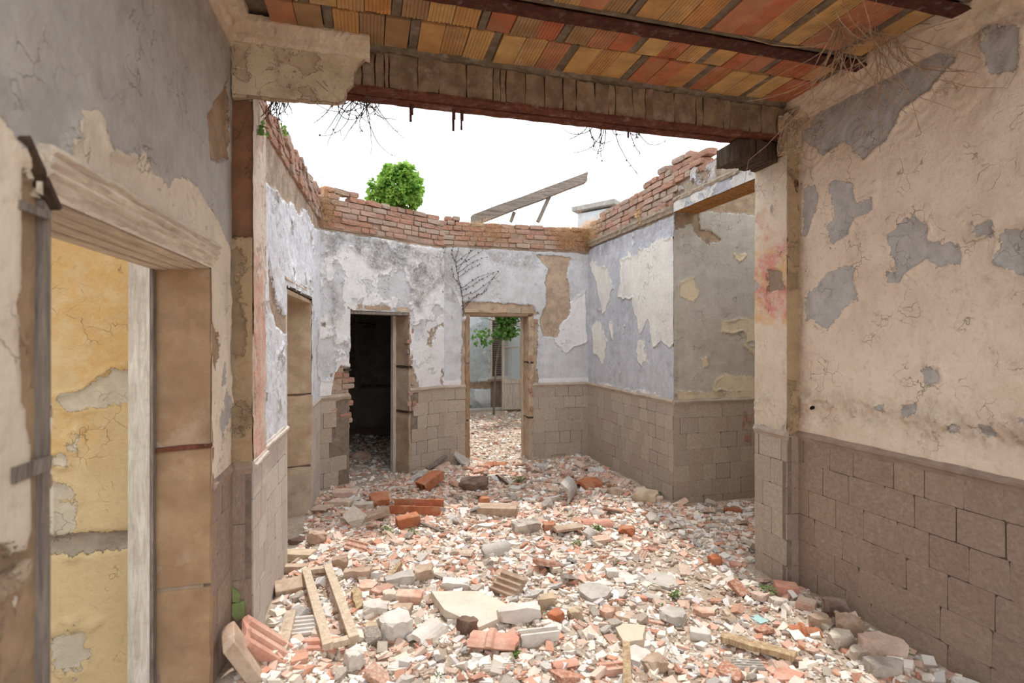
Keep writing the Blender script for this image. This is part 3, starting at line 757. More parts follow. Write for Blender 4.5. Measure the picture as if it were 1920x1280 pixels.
# ------------------------------------------------------------------ back wall, straight part
F = Frame((.95, 7.05), (3.05, 7.05), (0, -1)); FB = F
b0 = F.pix(880, 700)[0]; b1 = F.pix(992, 700)[0]
hB = (b0, b1, -.3, 2.07)
wb = MB(); core_boxes(wb, F, 0, F.L + .3, -.25, 2.96, -.28, -.03, [hB]); core_boxes(wb, F, 0, F.L + .3, 2.96, 3.26, -.28, -.004, []); W_B = wb.build('wall_back', M['core'], kind='structure', label='back wall with doorway to the yard and dry grass on its brick top')
def f_B(Q):
    bare = Q.px([[(1006, 478), (1040, 478), (1070, 482), (1062, 520), (1070, 545), (1068, 590), (1050, 612), (1045, 632), (1020, 630), (1012, 600), (1026, 570), (1022, 530), (1028, 505)], [(868, 565), (1000, 572), (1012, 590), (868, 592)], [(866, 600), (880, 600), (880, 860), (866, 800)], [(990, 600), (1008, 600), (1006, 860), (990, 860)]], .022, 8, 2)
    bare = np.maximum(bare, np.clip((Q.Z - 2.96), -.3, .1) + .03 * Q.n(5, 4, 2))
    dirt = Q.px([[(820, 462), (870, 462), (860, 510), (850, 560), (825, 560)], [(900, 470), (1000, 475), (1010, 500), (930, 500)]], .10, 5, 6)
    top = Q.px([[(1040, 610), (1075, 560), (1100, 540), (1100, 640), (1060, 660), (1040, 640)], [(860, 545), (880, 590), (870, 600), (848, 540)]], .05, 7, 4)
    return dict(m_top=np.maximum(top, np.where(Q.Z < 1.16, .03, -.1) + .05 * Q.n(4, 5, 4)), m_bare=bare, m_dirt_dark=np.clip(dirt * 7 + .25, 0, .6))
skin('plaster', F, 0, F.L, ZD, 3.0, M['blue_white'], f_B, W_B, holes=[hB], relief=lambda Q: swirls(Q, 2.84, .12, 3, .005), ds=.0125)
dado(F, 0, F.L, -.1, ZD, M['dado'], W_B, holes=[(b0 - .05, b1 + .05, -.3, 2.1)], seed=61, bw=.2)
courses(F, -.04, F.L + .1, 2.99, lin([(0, 3.38), (.6, 3.36), (1.2, 3.35), (2.2, 3.33)]), W_B, seed=9, d0=.015)
courses(F, b1 + .02, b1 + .16, 1.94, lambda s: 2.12, W_B, seed=14, d0=-.004, depth=.06, bl=.13, miss=0)
D4 = empty('door_4', F.at((b0 + b1) / 2, 0), kind='structure', label='doorway in the straight back wall opening to the yard')
random.seed(8)
for side in (0, 1):
    for (z0, z1) in ((1.40, 2.06), (.62, 1.37), (-.1, .6)):
        mb = MB(); n = max(2, int((z1 - z0) / .07))
        if side == 0: ring = [F.at(a, z0, d) for a, d in ((b0 - .06, -.02), (b0 - .05, .012), (b0 - .01, .012), (b0 + .006, .0), (b0 + .006, -.25), (b0 - .06, -.25))]
        else: ring = [F.at(a, z0, d) for a, d in ((b1 - .015, -.25), (b1 - .01, -.1), (b1 - .005, .0), (b1 + .02, .012), (b1 + .06, .012), (b1 + .07, -.02), (b1 + .07, -.25))]
        mb.prism(ring, (0, 0, z1 - z0), n, .008); child(mb, 'jamb_block', M['jamb_pale' if side else 'jamb'], D4)
    mb = MB(); x = b0 + .005 if side == 0 else b1 - .035
    F.box(mb, x, x + .03, -.2, 2.04, -.29, -.24, .003); child(mb, 'frame_post', M['pale_wood'], D4)
for zz in (1.385, .61, 2.05):
    mb = MB(); F.box(mb, b1 - .01, b1 + .06, zz - .012, zz + .012, -.1, .016, .003); child(mb, 'iron_strap', M['dark_wood'], D4)
courses(F, b1 + .0, b1 + .05, .7, lambda s: 1.95, W_B, seed=15, d0=.018, depth=.06, miss=.35, bl=.06)
mb = MB(); F.box(mb, b0 - .03, b1 + .03, 2.035, 2.08, -.27, -.005, .007); child(mb, 'lintel_board', M['jamb'], D4)
for k in range(5):
    u0 = b0 - .06 + k * (b1 - b0 + .13) / 5
    mb = MB(); F.box(mb, u0, u0 + (b1 - b0 + .13) / 5 - .006, 2.082, 2.125 + .015 * (k in (2, 3)), -.2, .006, .008); child(mb, 'lintel_stone', M['jamb_pale'], D4)

# ------------------------------------------------------------------ right wall of the hall, alcove and its lintel
F = Frame((3.05, 7.12), (3.05, 4.83), (-1, 0)); FR2 = F
w2 = MB(); core_boxes(w2, F, 0, F.L - .03, -.25, 3.08, -.30, -.03, []); core_boxes(w2, F, 0, F.L - .03, 3.08, 3.30, -.30, -.004, []); W_R2 = w2.build('wall_right_hall', M['core'], kind='structure', label='blue and cream flaking wall on the right of the roofless hall')
creamR2 = [[(1105, 490), (1140, 500), (1150, 540), (1130, 590), (1120, 540)], [(1165, 490), (1200, 470), (1270, 440), (1270, 640), (1255, 655), (1240, 640), (1225, 650), (1215, 600), (1200, 620), (1185, 560), (1160, 555), (1165, 520)],
  [(1110, 610), (1125, 600), (1140, 640), (1130, 680), (1115, 660)], [(1145, 605), (1152, 605), (1152, 640), (1146, 640)], [(1195, 640), (1210, 640), (1205, 690), (1196, 680)], [(1090, 712), (1270, 748), (1270, 760), (1090, 725)]]
def f_R2(Q):
    return dict(m_top=np.maximum(Q.px(creamR2, .07, 6, 2), -.10 + .2 * Q.n(4, 6, 9)), m_bare=np.clip(Q.Z - 3.02, -.3, .1) + .02 * Q.n(6, 4, 3), m_dirt_dark=.45 * np.clip((Q.Z - 2.8) / .2, 0, 1) + .4 * np.clip(Q.n(3, 4, 6), 0, 1))
skin('plaster', F, 0, F.L, ZD, 3.09, M['right_inner'], f_R2, W_R2, relief=lambda Q: swirls(Q, 2.9, .1, 5, .004) + .005 * np.clip(Q.n(9, 4, 3), 0, 1), ds=.0125)
dado(F, 0, F.L, -.1, ZD, M['dado'], W_R2, seed=71, bw=.19, bh=.15)
mb = MB(); mb.prism([F.at(0, z, d) for d, z in ((-.03, 3.04), (.012, 3.045), (.02, 3.075), (.035, 3.09), (.035, 3.12), (-.03, 3.13))], F.e * F.L, 46, .005); mb.build('cornice', M['mortar'], W_R2)
topR = lin([(0, 3.33), (.2, 3.36), (.45, 3.42), (.8, 3.47), (1.5, 3.48), (2.0, 3.55), (2.1, 3.62), (2.4, 3.62), (2.75, 3.58), (2.8, 3.46), (3.85, 3.42)])
courses(F, 0, F.L, 3.12, topR, W_R2, seed=17, d0=.02)
# lintel over the alcove
F = Frame((3.05, 4.83), (3.05, 3.30), (-1, 0)); FLt = F
lt = MB(); core_boxes(lt, F, -.03, F.L, 3.075, 3.40, -.27, -.03, []); W_LT = lt.build('wall_alcove_lintel', M['mortar'], kind='structure', label='broken lintel wall bridging the alcove opening')
skin('plaster', F, 0, F.L, 3.05, 3.17, M['right_inner'], lambda Q: dict(m_top=.02 + .1 * Q.n(5, 5, 4), m_bare=-.06 + .12 * Q.n(5, 5, 6), m_dirt_dark=.3 + .5 * Q.n(5, 4, 3)), W_LT, ds=.012)
skin('rough_mortar', F, 0, F.L, 3.17, 3.42, M['left_inner'], lambda Q: dict(m_top=-.05 + .12 * Q.n(6, 5, 4), m_bare=.03 + .10 * Q.n(6, 5, 6), m_dirt_dark=.5 + .5 * Q.n(5, 4, 3)), W_LT, ds=.012, rel=2.0, topf=lambda s: np.interp(s, [0, .8, 1.5], [3.42, 3.36, 3.30]))
courses(F, 0, F.L, 3.34, lambda s: topR(s + 2.29), W_LT, seed=18, d0=.0)
for k in range(6):
    mb = MB(); F.box(mb, .01, F.L + .02, 3.045, 3.075, -.012 - .044 * k, -.052 - .044 * k, .004); mb.build('soffit_lath', M['orange_wood'], W_LT)
mb = MB(); mb.prism([F.at(0, z, d) for d, z in ((-.03, 3.15), (.012, 3.155), (.02, 3.18), (.01, 3.2), (-.03, 3.2))], F.e * F.L, 30, .006); mb.build('cornice', M['mortar'], W_LT)
# alcove wall
F = Frame((3.05, 4.83), (5.0, 4.83), (0, -1)); FR3 = F
w3 = MB(); core_boxes(w3, F, .03, F.L, -.25, 3.45, -.28, -.03, []); W_R3 = w3.build('wall_alcove', M['core'], kind='structure', label='beige flaking wall of the alcove with brown block dado')
def f_R3(Q):
    top = Q.px([[(1350, 600), (1420, 595), (1424, 640), (1400, 640), (1392, 622), (1352, 625)], [(1275, 530), (1300, 520), (1310, 550), (1300, 565), (1275, 555)], [(1310, 670), (1325, 668), (1328, 685), (1318, 690)], [(1340, 712), (1360, 700), (1424, 705), (1424, 735), (1335, 735)], [(1268, 736), (1424, 734), (1424, 758), (1268, 762)], [(1375, 475), (1400, 478), (1385, 492)], [(1395, 645), (1420, 650), (1420, 670), (1405, 660)]], .035, 8, 2)
    bare = np.maximum(Q.px([[(1268, 400), (1310, 400), (1315, 430), (1330, 430), (1355, 450), (1330, 458), (1305, 440), (1296, 420), (1268, 430)]], .02, 8, 4), np.clip(Q.Z - 3.08, -.3, .1) + .02 * Q.n(7, 4))
    return dict(m_top=np.maximum(top, -.08 + .12 * Q.n(4, 5, 7)), m_bare=bare, m_dirt_dark=.25 * np.clip(Q.n(2, 4, 6), 0, 1) + .5 * (Q.S < .06) * np.clip(Q.n(3, 4, 2) + .5, 0, 1))
skin('plaster', F, 0, 1.6, ZD, 3.40, M['alcove'], f_R3, W_R3, ds=.0125)
dado(F, 0, 1.6, -.1, ZD, M['dado'], W_R3, seed=81, bw=.2, bh=.16)
courses(F, .55, .75, .93, lambda s: 1.06, W_R3, seed=19, d0=.004, depth=.05, bl=.12, miss=.2)
courses(F, .85, .93, .62, lambda s: .96, W_R3, seed=20, d0=.012, depth=.05, bl=.08, miss=0)
mb = MB(); mb.span((5.0, 3.0, -.25), (5.25, 5.1, 3.4)); mb.build('wall_alcove_end', M['alcove'], kind='structure')
mb = MB(); mb.span((3.3, 3.02, -.25), (5.0, 3.3, 3.4)); mb.build('wall_alcove_near', M['alcove'], kind='structure')

# ------------------------------------------------------------------ rooms behind the back wall
F = Frame((.6, 12.1), (4.3, 12.1), (0, -1)); FF = F
wf = F.pix(919, 700)[0]; wf1 = F.pix(959, 700)[0]
hF = (wf, wf1, .74, 2.2)
mb = MB(); core_boxes(mb, F, 0, F.L, -.25, 3.0, -.28, -.03, [hF]); W_F = mb.build('wall_yard', M['core'], kind='structure', label='pale blue wall across the yard with a shuttered window')
skin('plaster', F, 0, F.L, -.2, 3.0, M['far'], lambda Q: dict(m_top=.02 + .14 * Q.n(2, 5, 4), m_bare=np.maximum(np.minimum(.68 - Q.Z, Q.Z - .52), -.3) + .03 * Q.n(4, 4, 3), m_dirt_dark=np.clip((.26 - Q.Z) * 8, 0, .9) + .25 * np.clip(Q.n(2, 4, 2), 0, 1)), W_F, holes=[hF], ds=.03, edge=.005)
WIN1 = empty('window_1', F.at((wf + wf1) / 2, .74), kind='structure', label='shuttered window in the wall across the yard')
for (a, b, c, e) in ((wf, wf + .05, .74, 2.2), (wf1 - .05, wf1, .74, 2.2), (wf, wf1, .74, .80), (wf, wf1, 2.14, 2.2)):
    mb = MB(); F.box(mb, a, b, c, e, -.2, .02, .003); child(mb, 'window_frame', M['paint_wood'], WIN1)
mb = MB(); F.box(mb, wf - .06, wf1 + .06, .70, .74, -.1, .06, .004); child(mb, 'window_sill', M['jamb'], WIN1)
for k in range(26):
    mb = MB(); z = .82 + k * .05; R = Matrix((F.e, F.n, Vector((0, 0, 1)))).transposed() @ Matrix.Rotation(.6, 3, 'X')
    mb.box(F.at((wf + wf1) / 2, z, -.1), (wf1 - wf - .1, .012, .045), R); child(mb, 'slat', M['grey_wood'], WIN1)
mb = MB(); F.box(mb, wf, wf1, .74, 2.2, -.27, -.2); child(mb, 'blackout_board', M['dark_wood'], WIN1)  # added dark board: keeps the sky from showing white between the slats
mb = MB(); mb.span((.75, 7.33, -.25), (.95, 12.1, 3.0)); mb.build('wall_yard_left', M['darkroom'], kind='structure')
mb = MB(); mb.span((4.05, 7.3, -.25), (4.3, 12.1, 3.0)); mb.build('wall_yard_right', M['far'], kind='structure')
mb = MB(); mb.span((1.0, 11.75, -.1), (4.05, 12.05, .075), .01); mb.build('trim_1', M['grey_slab'], kind='structure', label='low concrete ledge along the yard wall')
# dark room
F = Frame((-2.3, 10.4), (.75, 10.4), (0, -1))
wq0 = F.pix(640, 700)[0]; wq1 = F.pix(671, 700)[0]; hq = (wq0, wq1, .85, 2.1)
mb = MB(); core_boxes(mb, F, 0, F.L, -.25, 3.1, -.28, -.03, [hq]); W_D = mb.build('wall_dark_room', M['core'], kind='structure', label='dim plaster wall inside the dark room')
skin('plaster', F, .8, F.L, -.2, 3.1, M['darkroom'], lambda Q: dict(m_top=.1 * Q.n(2, 5, 4), m_bare=np.maximum(.03 - np.abs(Q.Z - .8), -.2) + .02 * Q.n(4, 4, 3), m_dirt_dark=.5 + .4 * Q.n(2, 4, 2)), W_D, holes=[hq], ds=.04, edge=.004)
WIN2 = empty('window_2', F.at((wq0 + wq1) / 2, .85), kind='structure', label='closed shutter window in the dark room')
for (a, b, c, e) in ((wq0, wq0 + .05, .85, 2.1), (wq1 - .06, wq1 + .02, .80, 2.15), (wq0, wq1, .80, .87), (wq0, wq1, 2.05, 2.12)):
    mb = MB(); F.box(mb, a, b, c, e, -.2, .04, .003); child(mb, 'window_frame', M['grey_wood'], WIN2)
for k in range(24):
    mb = MB(); z = .90 + k * .049; R = Matrix((F.e, F.n, Vector((0, 0, 1)))).transposed() @ Matrix.Rotation(.6, 3, 'X')
    mb.box(F.at((wq0 + wq1) / 2, z, -.06), (wq1 - wq0 - .08, .012, .055), R); child(mb, 'slat', M['grey_wood'], WIN2)
mb = MB(); F.box(mb, wq0, wq1, .8, 2.15, -.27, -.2); child(mb, 'blackout_board', M['dark_wood'], WIN2)
mb = MB(); mb.tube([F.at(wq1 + .0, 2.02, .06), F.at(wq1 + .15, 2.0, .08), F.at(wq1 + .33, 1.98, .06), F.at(wq1 + .33, 1.93, .05), F.at(wq1 + .1, 1.95, .06)], .012, .012, 6); child(mb, 'shutter_bar', M['rust_dark'], WIN2)
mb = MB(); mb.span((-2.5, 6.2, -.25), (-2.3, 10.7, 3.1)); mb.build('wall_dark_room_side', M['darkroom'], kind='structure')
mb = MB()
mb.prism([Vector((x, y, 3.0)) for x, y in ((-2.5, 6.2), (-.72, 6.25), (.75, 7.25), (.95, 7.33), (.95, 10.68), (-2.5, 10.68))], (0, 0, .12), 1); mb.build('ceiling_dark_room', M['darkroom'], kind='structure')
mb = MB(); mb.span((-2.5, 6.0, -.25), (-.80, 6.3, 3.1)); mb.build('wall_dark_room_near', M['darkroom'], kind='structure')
mb = MB(); mb.span((-2.5, 3.3, -.25), (-2.3, 6.2, 3.1)); mb.build('wall_side_room', M['left_inner'], kind='structure')

# ------------------------------------------------------------------ ground
mb = MB(); mb.v = [(-40, -40, -.26), (40, -40, -.26), (40, 40, -.26), (-40, 40, -.26)]; mb.f = [(0, 1, 2, 3)]
mb.build('ground', M['soil'], kind='structure')
def ground_z(x, y):
    x = np.asarray(x, float); y = np.asarray(y, float)
    z = .035 * fbm(x, y, 1.1, 4, 3) + .018 * fbm(x, y, 5, 4, 5)
    z = z + .05 * np.exp(-((x + .35) / .25) ** 2) * (y > 1.5) + .03 * np.exp(-((x - 2.8) / .3) ** 2)
    z = z + .15 * np.exp(-(((x + .62) / .30) ** 2 + ((y - 2.72) / .38) ** 2))
    z = z - .03 * np.exp(-(((x - 2.3) / .55) ** 2 + ((y - 3.7) / .8) ** 2))
    return z
def gz(x, y): return float(ground_z(np.array([x]), np.array([y]))[0])
xs = np.arange(-4.2, 5.3, .03); ys = np.arange(-1.2, 12.4, .03)
X, Y = np.meshgrid(xs, ys, indexing='ij')
Zg = ground_z(X.ravel(), Y.ravel()) + .006 * fbm(X.ravel(), Y.ravel(), 16, 3, 9)
V = np.stack([X.ravel(), Y.ravel(), Zg], 1)
n0, n1 = X.shape
i = np.arange((n0 - 1) * (n1 - 1)); q = (i // (n1 - 1)) * n1 + i % (n1 - 1)
me = bpy.data.meshes.new('floor'); me.from_pydata(V.tolist(), [], np.stack([q, q + n1, q + n1 + 1, q + 1], 1).tolist())
me.polygons.foreach_set('use_smooth', [True] * len(me.polygons)); me.update()
FLOOR = link('floor', me, M['soil'], kind='structure', label='dusty earth floor buried under rubble')
#==SECTION2==

# ------------------------------------------------------------------ ceiling of clay tiles between steel joists
mb = MB(); mb.span((-.92, .8, 3.40), (3.18, 3.19, 3.62)); CEIL = mb.build('ceiling', M['ceil_mortar'], kind='structure', label='clay tile ceiling between rusty steel joists')
def tile_mesh(w, l, grooves, seed):
    rr = random.Random(seed); mb = MB()
    pts = [(-w / 2, .045), (-w / 2, 0.0)]
    if grooves:
        n = 7
        for k in range(1, n):
            x = -w / 2 + w * k / n
            pts += [(x - .003, 0), (x - .001, .0035), (x + .001, .0035), (x + .003, 0)]
    pts += [(w / 2, 0), (w / 2, .045)]
    ring = [Vector((x, -l / 2, z)) for x, z in pts]
    mb.prism(ring, (0, l, 0), 1, 0)
    for i, p in enumerate(mb.v): mb.v[i] = (p[0] + rr.uniform(-.0015, .0015), p[1] + rr.uniform(-.006, .006), p[2])
    me = mb.mesh('ceiling_tile'); me.materials.append(M['tile']); return me
rr = random.Random(12)
bays = [(2.99, 2.695, 0), (2.685, 2.475, .1), (2.385, 1.935, .27), (1.845, 1.36, .05), (1.35, .86, .2)]
for bi, (ya, yb, off) in enumerate(bays):
    TV = [tile_mesh(.124, ya - yb - .008, g, 100 + bi * 7 + k) for k, g in enumerate((1, 1, 1, 0, 0))]
    x = -.62 - off; k = 0
    while x < 2.78:
        if k % 4 == 3:
            if x > -.55:
                mb = MB(); mb.box((x + .024, (ya + yb) / 2, 3.382), (.044, ya - yb, .045), None, .005); mb.build('mortar_rib', M['ceil_mortar'], CEIL)
            x += .050
        else:
            if x > -.62 and x + .12 < 2.80 and rr.random() > .015:
                o = link('ceiling_tile', rr.choice(TV), None, CEIL)
                o.location = (x + .062, (ya + yb) / 2 + rr.uniform(-.006, .006), 3.352 + rr.uniform(0, .008)); o.rotation_euler = (rr.uniform(-.008, .008), rr.uniform(-.015, .015), rr.uniform(-.01, .01) + rr.choice([0, math.pi]))
            x += .128
        k += 1
def joist(y, label):
    t = empty('ceiling_joist', (1.09, y, 3.33), label=label, cat='beam', group='rusty joists under the ceiling')
    prof = [(-.042, 3.325), (.042, 3.325), (.042, 3.337), (.005, 3.345), (.005, 3.40), (-.005, 3.40), (-.005, 3.345), (-.042, 3.337)]
    mb = MB(); mb.prism([Vector((-.70, y + a, z)) for a, z in prof], (3.58, 0, 0), 60, .002); child(mb, 'flange', M['rust_dark'], t)
    for k in (-1, 1):
        mb = MB(); mb.box((1.08, y + k * .052, 3.372), (3.5, .016, .05), None, .003); child(mb, 'mortar_seam', M['ceil_mortar'], t)
joist(2.43, 'rusty steel joist crossing the tiled ceiling just in front of the big beam')
joist(1.89, 'rusty steel joist at the top right edge of the picture')

# ------------------------------------------------------------------ the big rusty beam
BEAM = empty('steel_beam', (1.1, 3.1, 3.13), label='big rusty double steel beam with cracked mortar infill across the opening', cat='beam')
random.seed(15)
for y0 in (3.0, 3.105):
    prof = [(0, 3.125), (.085, 3.125), (.085, 3.14), (.048, 3.15), (.048, 3.38), (.038, 3.38), (.038, 3.15), (0, 3.14)]
    mb = MB(); mb.prism([Vector((-.66, y0 + a, z)) for a, z in prof], (3.62, 0, 0), 70, .0025); child(mb, 'steel_girder', M['rust'], BEAM)
x = -.6
while x < 2.86:
    wd = random.choice([.025, .04, .05, .07, .09, .12, .16]); wd = min(wd, 2.9 - x)
    mb = MB(); n = max(1, int(wd / .03)); yy = 3.012 + random.uniform(-.006, .006)
    mb.prism([Vector((x, yy + a, z)) for a, z in ((.0, 3.145), (-.004, 3.20), (.002, 3.27), (.0, 3.335), (.05, 3.335), (.05, 3.145))], (wd - random.uniform(.003, .009), 0, 0), n, .005)
    child(mb, 'infill_block', M['infill'], BEAM); x += wd
mb = MB(); mb.prism([Vector((-.6, a, z)) for a, z in ((2.985, 3.345), (3.0, 3.338), (3.05, 3.335), (3.05, 3.40), (2.97, 3.40), (2.972, 3.36))], (3.45, 0, 0), 60, .006); child(mb, 'mortar_edge', M['ceil_mortar'], BEAM)
mb = MB()
for k in range(150):
    x = random.uniform(-.05, 2.8); y = random.choice([3.0, 3.0, 3.085, 3.15]); L = random.uniform(.02, .06)
    mb.tube([(x, y, 3.15), (x + random.uniform(-.01, .01), y - .004, 3.12), (x + random.uniform(-.015, .015), y - .003, 3.13 - L)], .0012, .0008, 3)
o = child(mb, 'tie_wires', M['rust'], BEAM); o['kind'] = 'stuff'
for (px, y0, y1, wd) in ((771, 196, 228, 7), (774, 196, 215, 5), (851, 205, 245, 7), (866, 205, 243, 5), (868, 205, 226, 6), (1179, 238, 258, 5)):
    a = onY(px, y0 - 14, 3.14); b = onY(px, y1, 3.14); mb = MB(); wm = wd * .003
    mb.prism([a + Vector((-wm / 2, 0, 0)), a + Vector((wm / 2, 0, 0)), a + Vector((wm / 2, .01, 0)), a + Vector((-wm / 2, .01, 0))], (b - a) * .6, 2, .001)
    mb.prism([a + (b - a) * .58 + Vector((-wm / 2, 0, 0)), a + (b - a) * .58 + Vector((wm * .2, 0, 0)), a + (b - a) * .58 + Vector((wm * .2, .008, 0)), a + (b - a) * .58 + Vector((-wm / 2, .008, 0))], (b - a) * .42, 2, .001)
    child(mb, 'hanging_strip', M['rust_dark'], BEAM)
mb = MB()
for k in range(7): mb.box((2.47 + k * .047, 3.19, 3.052 + random.uniform(-.006, .006)), (.043, .24, .13), None, .006)
child(mb, 'timber_pad', M['dark_wood'], BEAM)
mb = MB(); mb.box((2.91, 3.16, 3.09), (.26, .26, .10), None, .02); child(mb, 'bearing_stone', M['infill'], BEAM)

# plaster casing left on the beam's left end, and the cornice over it
F = Frame((-.71, 2.968), (0.05, 2.968), (0, -1))
out = [(432, 60), (434, 182), (478, 181), (520, 186), (560, 188), (600, 191), (636, 194), (648, 186), (652, 168), (662, 158), (664, 140), (672, 122), (688, 108), (678, 96), (660, 72), (560, 48), (432, 20)]
op = F.poly(out); opn = []
for a, b in zip(op, op[1:] + op[:1]):
    n = max(1, int(math.hypot(b[0] - a[0], b[1] - a[1]) / .025))
    for k in range(n): opn.append((a[0] + (b[0] - a[0]) * k / n + random.uniform(-.003, .003), a[1] + (b[1] - a[1]) * k / n + random.uniform(-.003, .003)))
mb = MB(); mb.prism([F.at(s, min(z, 3.39), -.035) for s, z in opn], F.n * .032, 1); CAS = mb.build('trim_2', M['casing'], kind='structure', label='remnant of plaster casing with moulding on the left end of the beam')
sk = skin('plaster_face', F, .0, .76, 3.0, 3.36, M['casing'], lambda Q: dict(m_top=.03 + .1 * Q.n(5, 5, 3), m_bare=-.12 + .15 * Q.n(5, 5, 4), m_dirt_dark=.3 + .5 * Q.n(5, 4, 9)), CAS, ds=.01)
bm = bmesh.new(); bm.from_mesh(sk.data)
fc = [f for f in bm.faces if poly_sd(np.array([((f.calc_center_median() - F.p0).dot(F.e), f.calc_center_median().z)]), opn)[0] < .004]
bmesh.ops.delete(bm, geom=fc, context='FACES'); bm.to_mesh(sk.data); bm.free()
mb = MB(); ringc = [F.at(0, z, d) for d, z in ((-.02, 3.262), (.012, 3.265), (.02, 3.285), (.05, 3.295), (.055, 3.315), (.075, 3.325), (.085, 3.345), (.08, 3.375), (-.02, 3.39))]
mb.prism(ringc, F.e * .70, 40, .004); mb.build('cornice', M['cornice'], CAS)
mb = MB(); mb.box((2.80, 2.975, 3.16), (.17, .05, .26), None, .03); mb.box((2.845, 2.97, 3.30), (.10, .10, .14), None, .02)
bm = bmesh.new(); me0 = mb.mesh('tmp'); bm.from_mesh(me0); bmesh.ops.subdivide_edges(bm, edges=bm.edges[:], cuts=4, use_grid_fill=True)
for v_ in bm.verts: v_.co += Vector((random.uniform(-1, 1), random.uniform(-1, 1), random.uniform(-1, 1))) * .006
me1 = bpy.data.meshes.new('trim_3'); bm.to_mesh(me1); bm.free(); link('trim_3', me1, M['casing'], kind='structure', label='broken plaster around the right end of the beam')
mb = MB(); mb.prism([Vector(p) for p in ((2.88, .4, 3.37), (2.72, .5, 3.37), (2.66, 1.0, 3.37), (2.70, 1.35, 3.37), (2.64, 1.62, 3.37), (2.72, 1.80, 3.37), (2.88, 1.84, 3.37))], (0, 0, -.03), 1); mb.build('trim_4', M['right_near'], kind='structure', label='scrap of white ceiling plaster above the cornice')

# ------------------------------------------------------------------ rubble meshes
def bm_mesh(bm, name, mat):
    bmesh.ops.recalc_face_normals(bm, faces=bm.faces)
    me = bpy.data.meshes.new(name); bm.to_mesh(me); bm.free(); me.materials.append(mat); return me
def chunk(name, l, w_, h, mat, seed=0, cuts=4, depth=.75):
    """brick or stone broken by random planes"""
    rr = random.Random(seed); bm = bmesh.new(); bmesh.ops.create_cube(bm, size=1)
    for v_ in bm.verts: v_.co = Vector((v_.co.x * l * rr.uniform(.93, 1.03), v_.co.y * w_ * rr.uniform(.93, 1.03), v_.co.z * h * rr.uniform(.9, 1.05)))
    for k in range(cuts):
        n = Vector((rr.choice([-1, 1]) * rr.uniform(.3, 1) / l, rr.choice([-1, 1]) * rr.uniform(.2, 1) / w_, rr.choice([-1, 1]) * rr.uniform(0, 1) / h))
        ext = (abs(n.x) * l + abs(n.y) * w_ + abs(n.z) * h) / 2
        nn = n.normalized(); co = nn * (ext / n.length) * rr.uniform(depth, .93)
        r = bmesh.ops.bisect_plane(bm, geom=bm.verts[:] + bm.edges[:] + bm.faces[:], plane_co=co, plane_no=nn, clear_outer=True)
        ed = [e for e in r['geom_cut'] if isinstance(e, bmesh.types.BMEdge)]
        if ed: bmesh.ops.holes_fill(bm, edges=bm.edges[:])
    return bm_mesh(bm, name, mat)
from mathutils import noise as mnoise
def roughen(me, amp, cuts=2, seed=0):
    bm = bmesh.new(); bm.from_mesh(me)
    bmesh.ops.subdivide_edges(bm, edges=bm.edges[:], cuts=cuts, use_grid_fill=True)
    bmesh.ops.triangulate(bm, faces=bm.faces[:])
    sz = max(max(v_.co[i] for v_ in bm.verts) - min(v_.co[i] for v_ in bm.verts) for i in range(3)) or 1
    for v_ in bm.verts:
        v_.co += mnoise.noise_vector(v_.co / sz * 7 + Vector((seed * 3.1, seed * 1.7, 0))) * amp + mnoise.noise_vector(v_.co / sz * 19 + Vector((seed, 0, 5))) * amp * .5
    bmesh.ops.recalc_face_normals(bm, faces=bm.faces); bm.to_mesh(me); bm.free(); return me
def brickm(name, l, w_, h, mat, seed=0, cuts=1):
    """a nearly whole brick with worn arrises"""
    rr = random.Random(seed)
    me = chunk(name, l, w_, h, mat, seed, cuts, .84)
    bm = bmesh.new(); bm.from_mesh(me)
    bmesh.ops.bevel(bm, geom=bm.edges[:], offset=min(l, w_, h) * .07, segments=1, affect='EDGES')
    for v_ in bm.verts: v_.co += Vector((rr.uniform(-1, 1), rr.uniform(-1, 1), rr.uniform(-1, 1))) * min(l, w_, h) * .03
    me.clear_geometry(); bmesh.ops.recalc_face_normals(bm, faces=bm.faces); bm.to_mesh(me); bm.free(); return me
def shard(name, l, w_, h, mat, seed=0, n=6, poly=None):
    """flat broken slab"""
    rr = random.Random(seed)
    if poly is None:
        poly = []
        for k in range(n):
            a = 2 * math.pi * (k + rr.uniform(-.32, .32)) / n
            poly.append((math.cos(a) * l / 2 * rr.uniform(.75, 1.1), math.sin(a) * w_ / 2 * rr.uniform(.75, 1.1)))
    m = len(poly)
    v_ = [(x, y, -h / 2) for x, y in poly] + [(x * .97 + rr.uniform(-.02, .02) * l, y * .97 + rr.uniform(-.02, .02) * w_, h / 2 * rr.uniform(.85, 1.1)) for x, y in poly]
    bm = bmesh.new(); vv = [bm.verts.new(p) for p in v_]
    bm.faces.new(vv[m:]); bm.faces.new(vv[:m][::-1])
    for i in range(m): bm.faces.new((vv[i], vv[(i + 1) % m], vv[m + (i + 1) % m], vv[m + i]))
    bmesh.ops.triangulate(bm, faces=[f for f in bm.faces if len(f.verts) > 4])
    return bm_mesh(bm, name, mat)
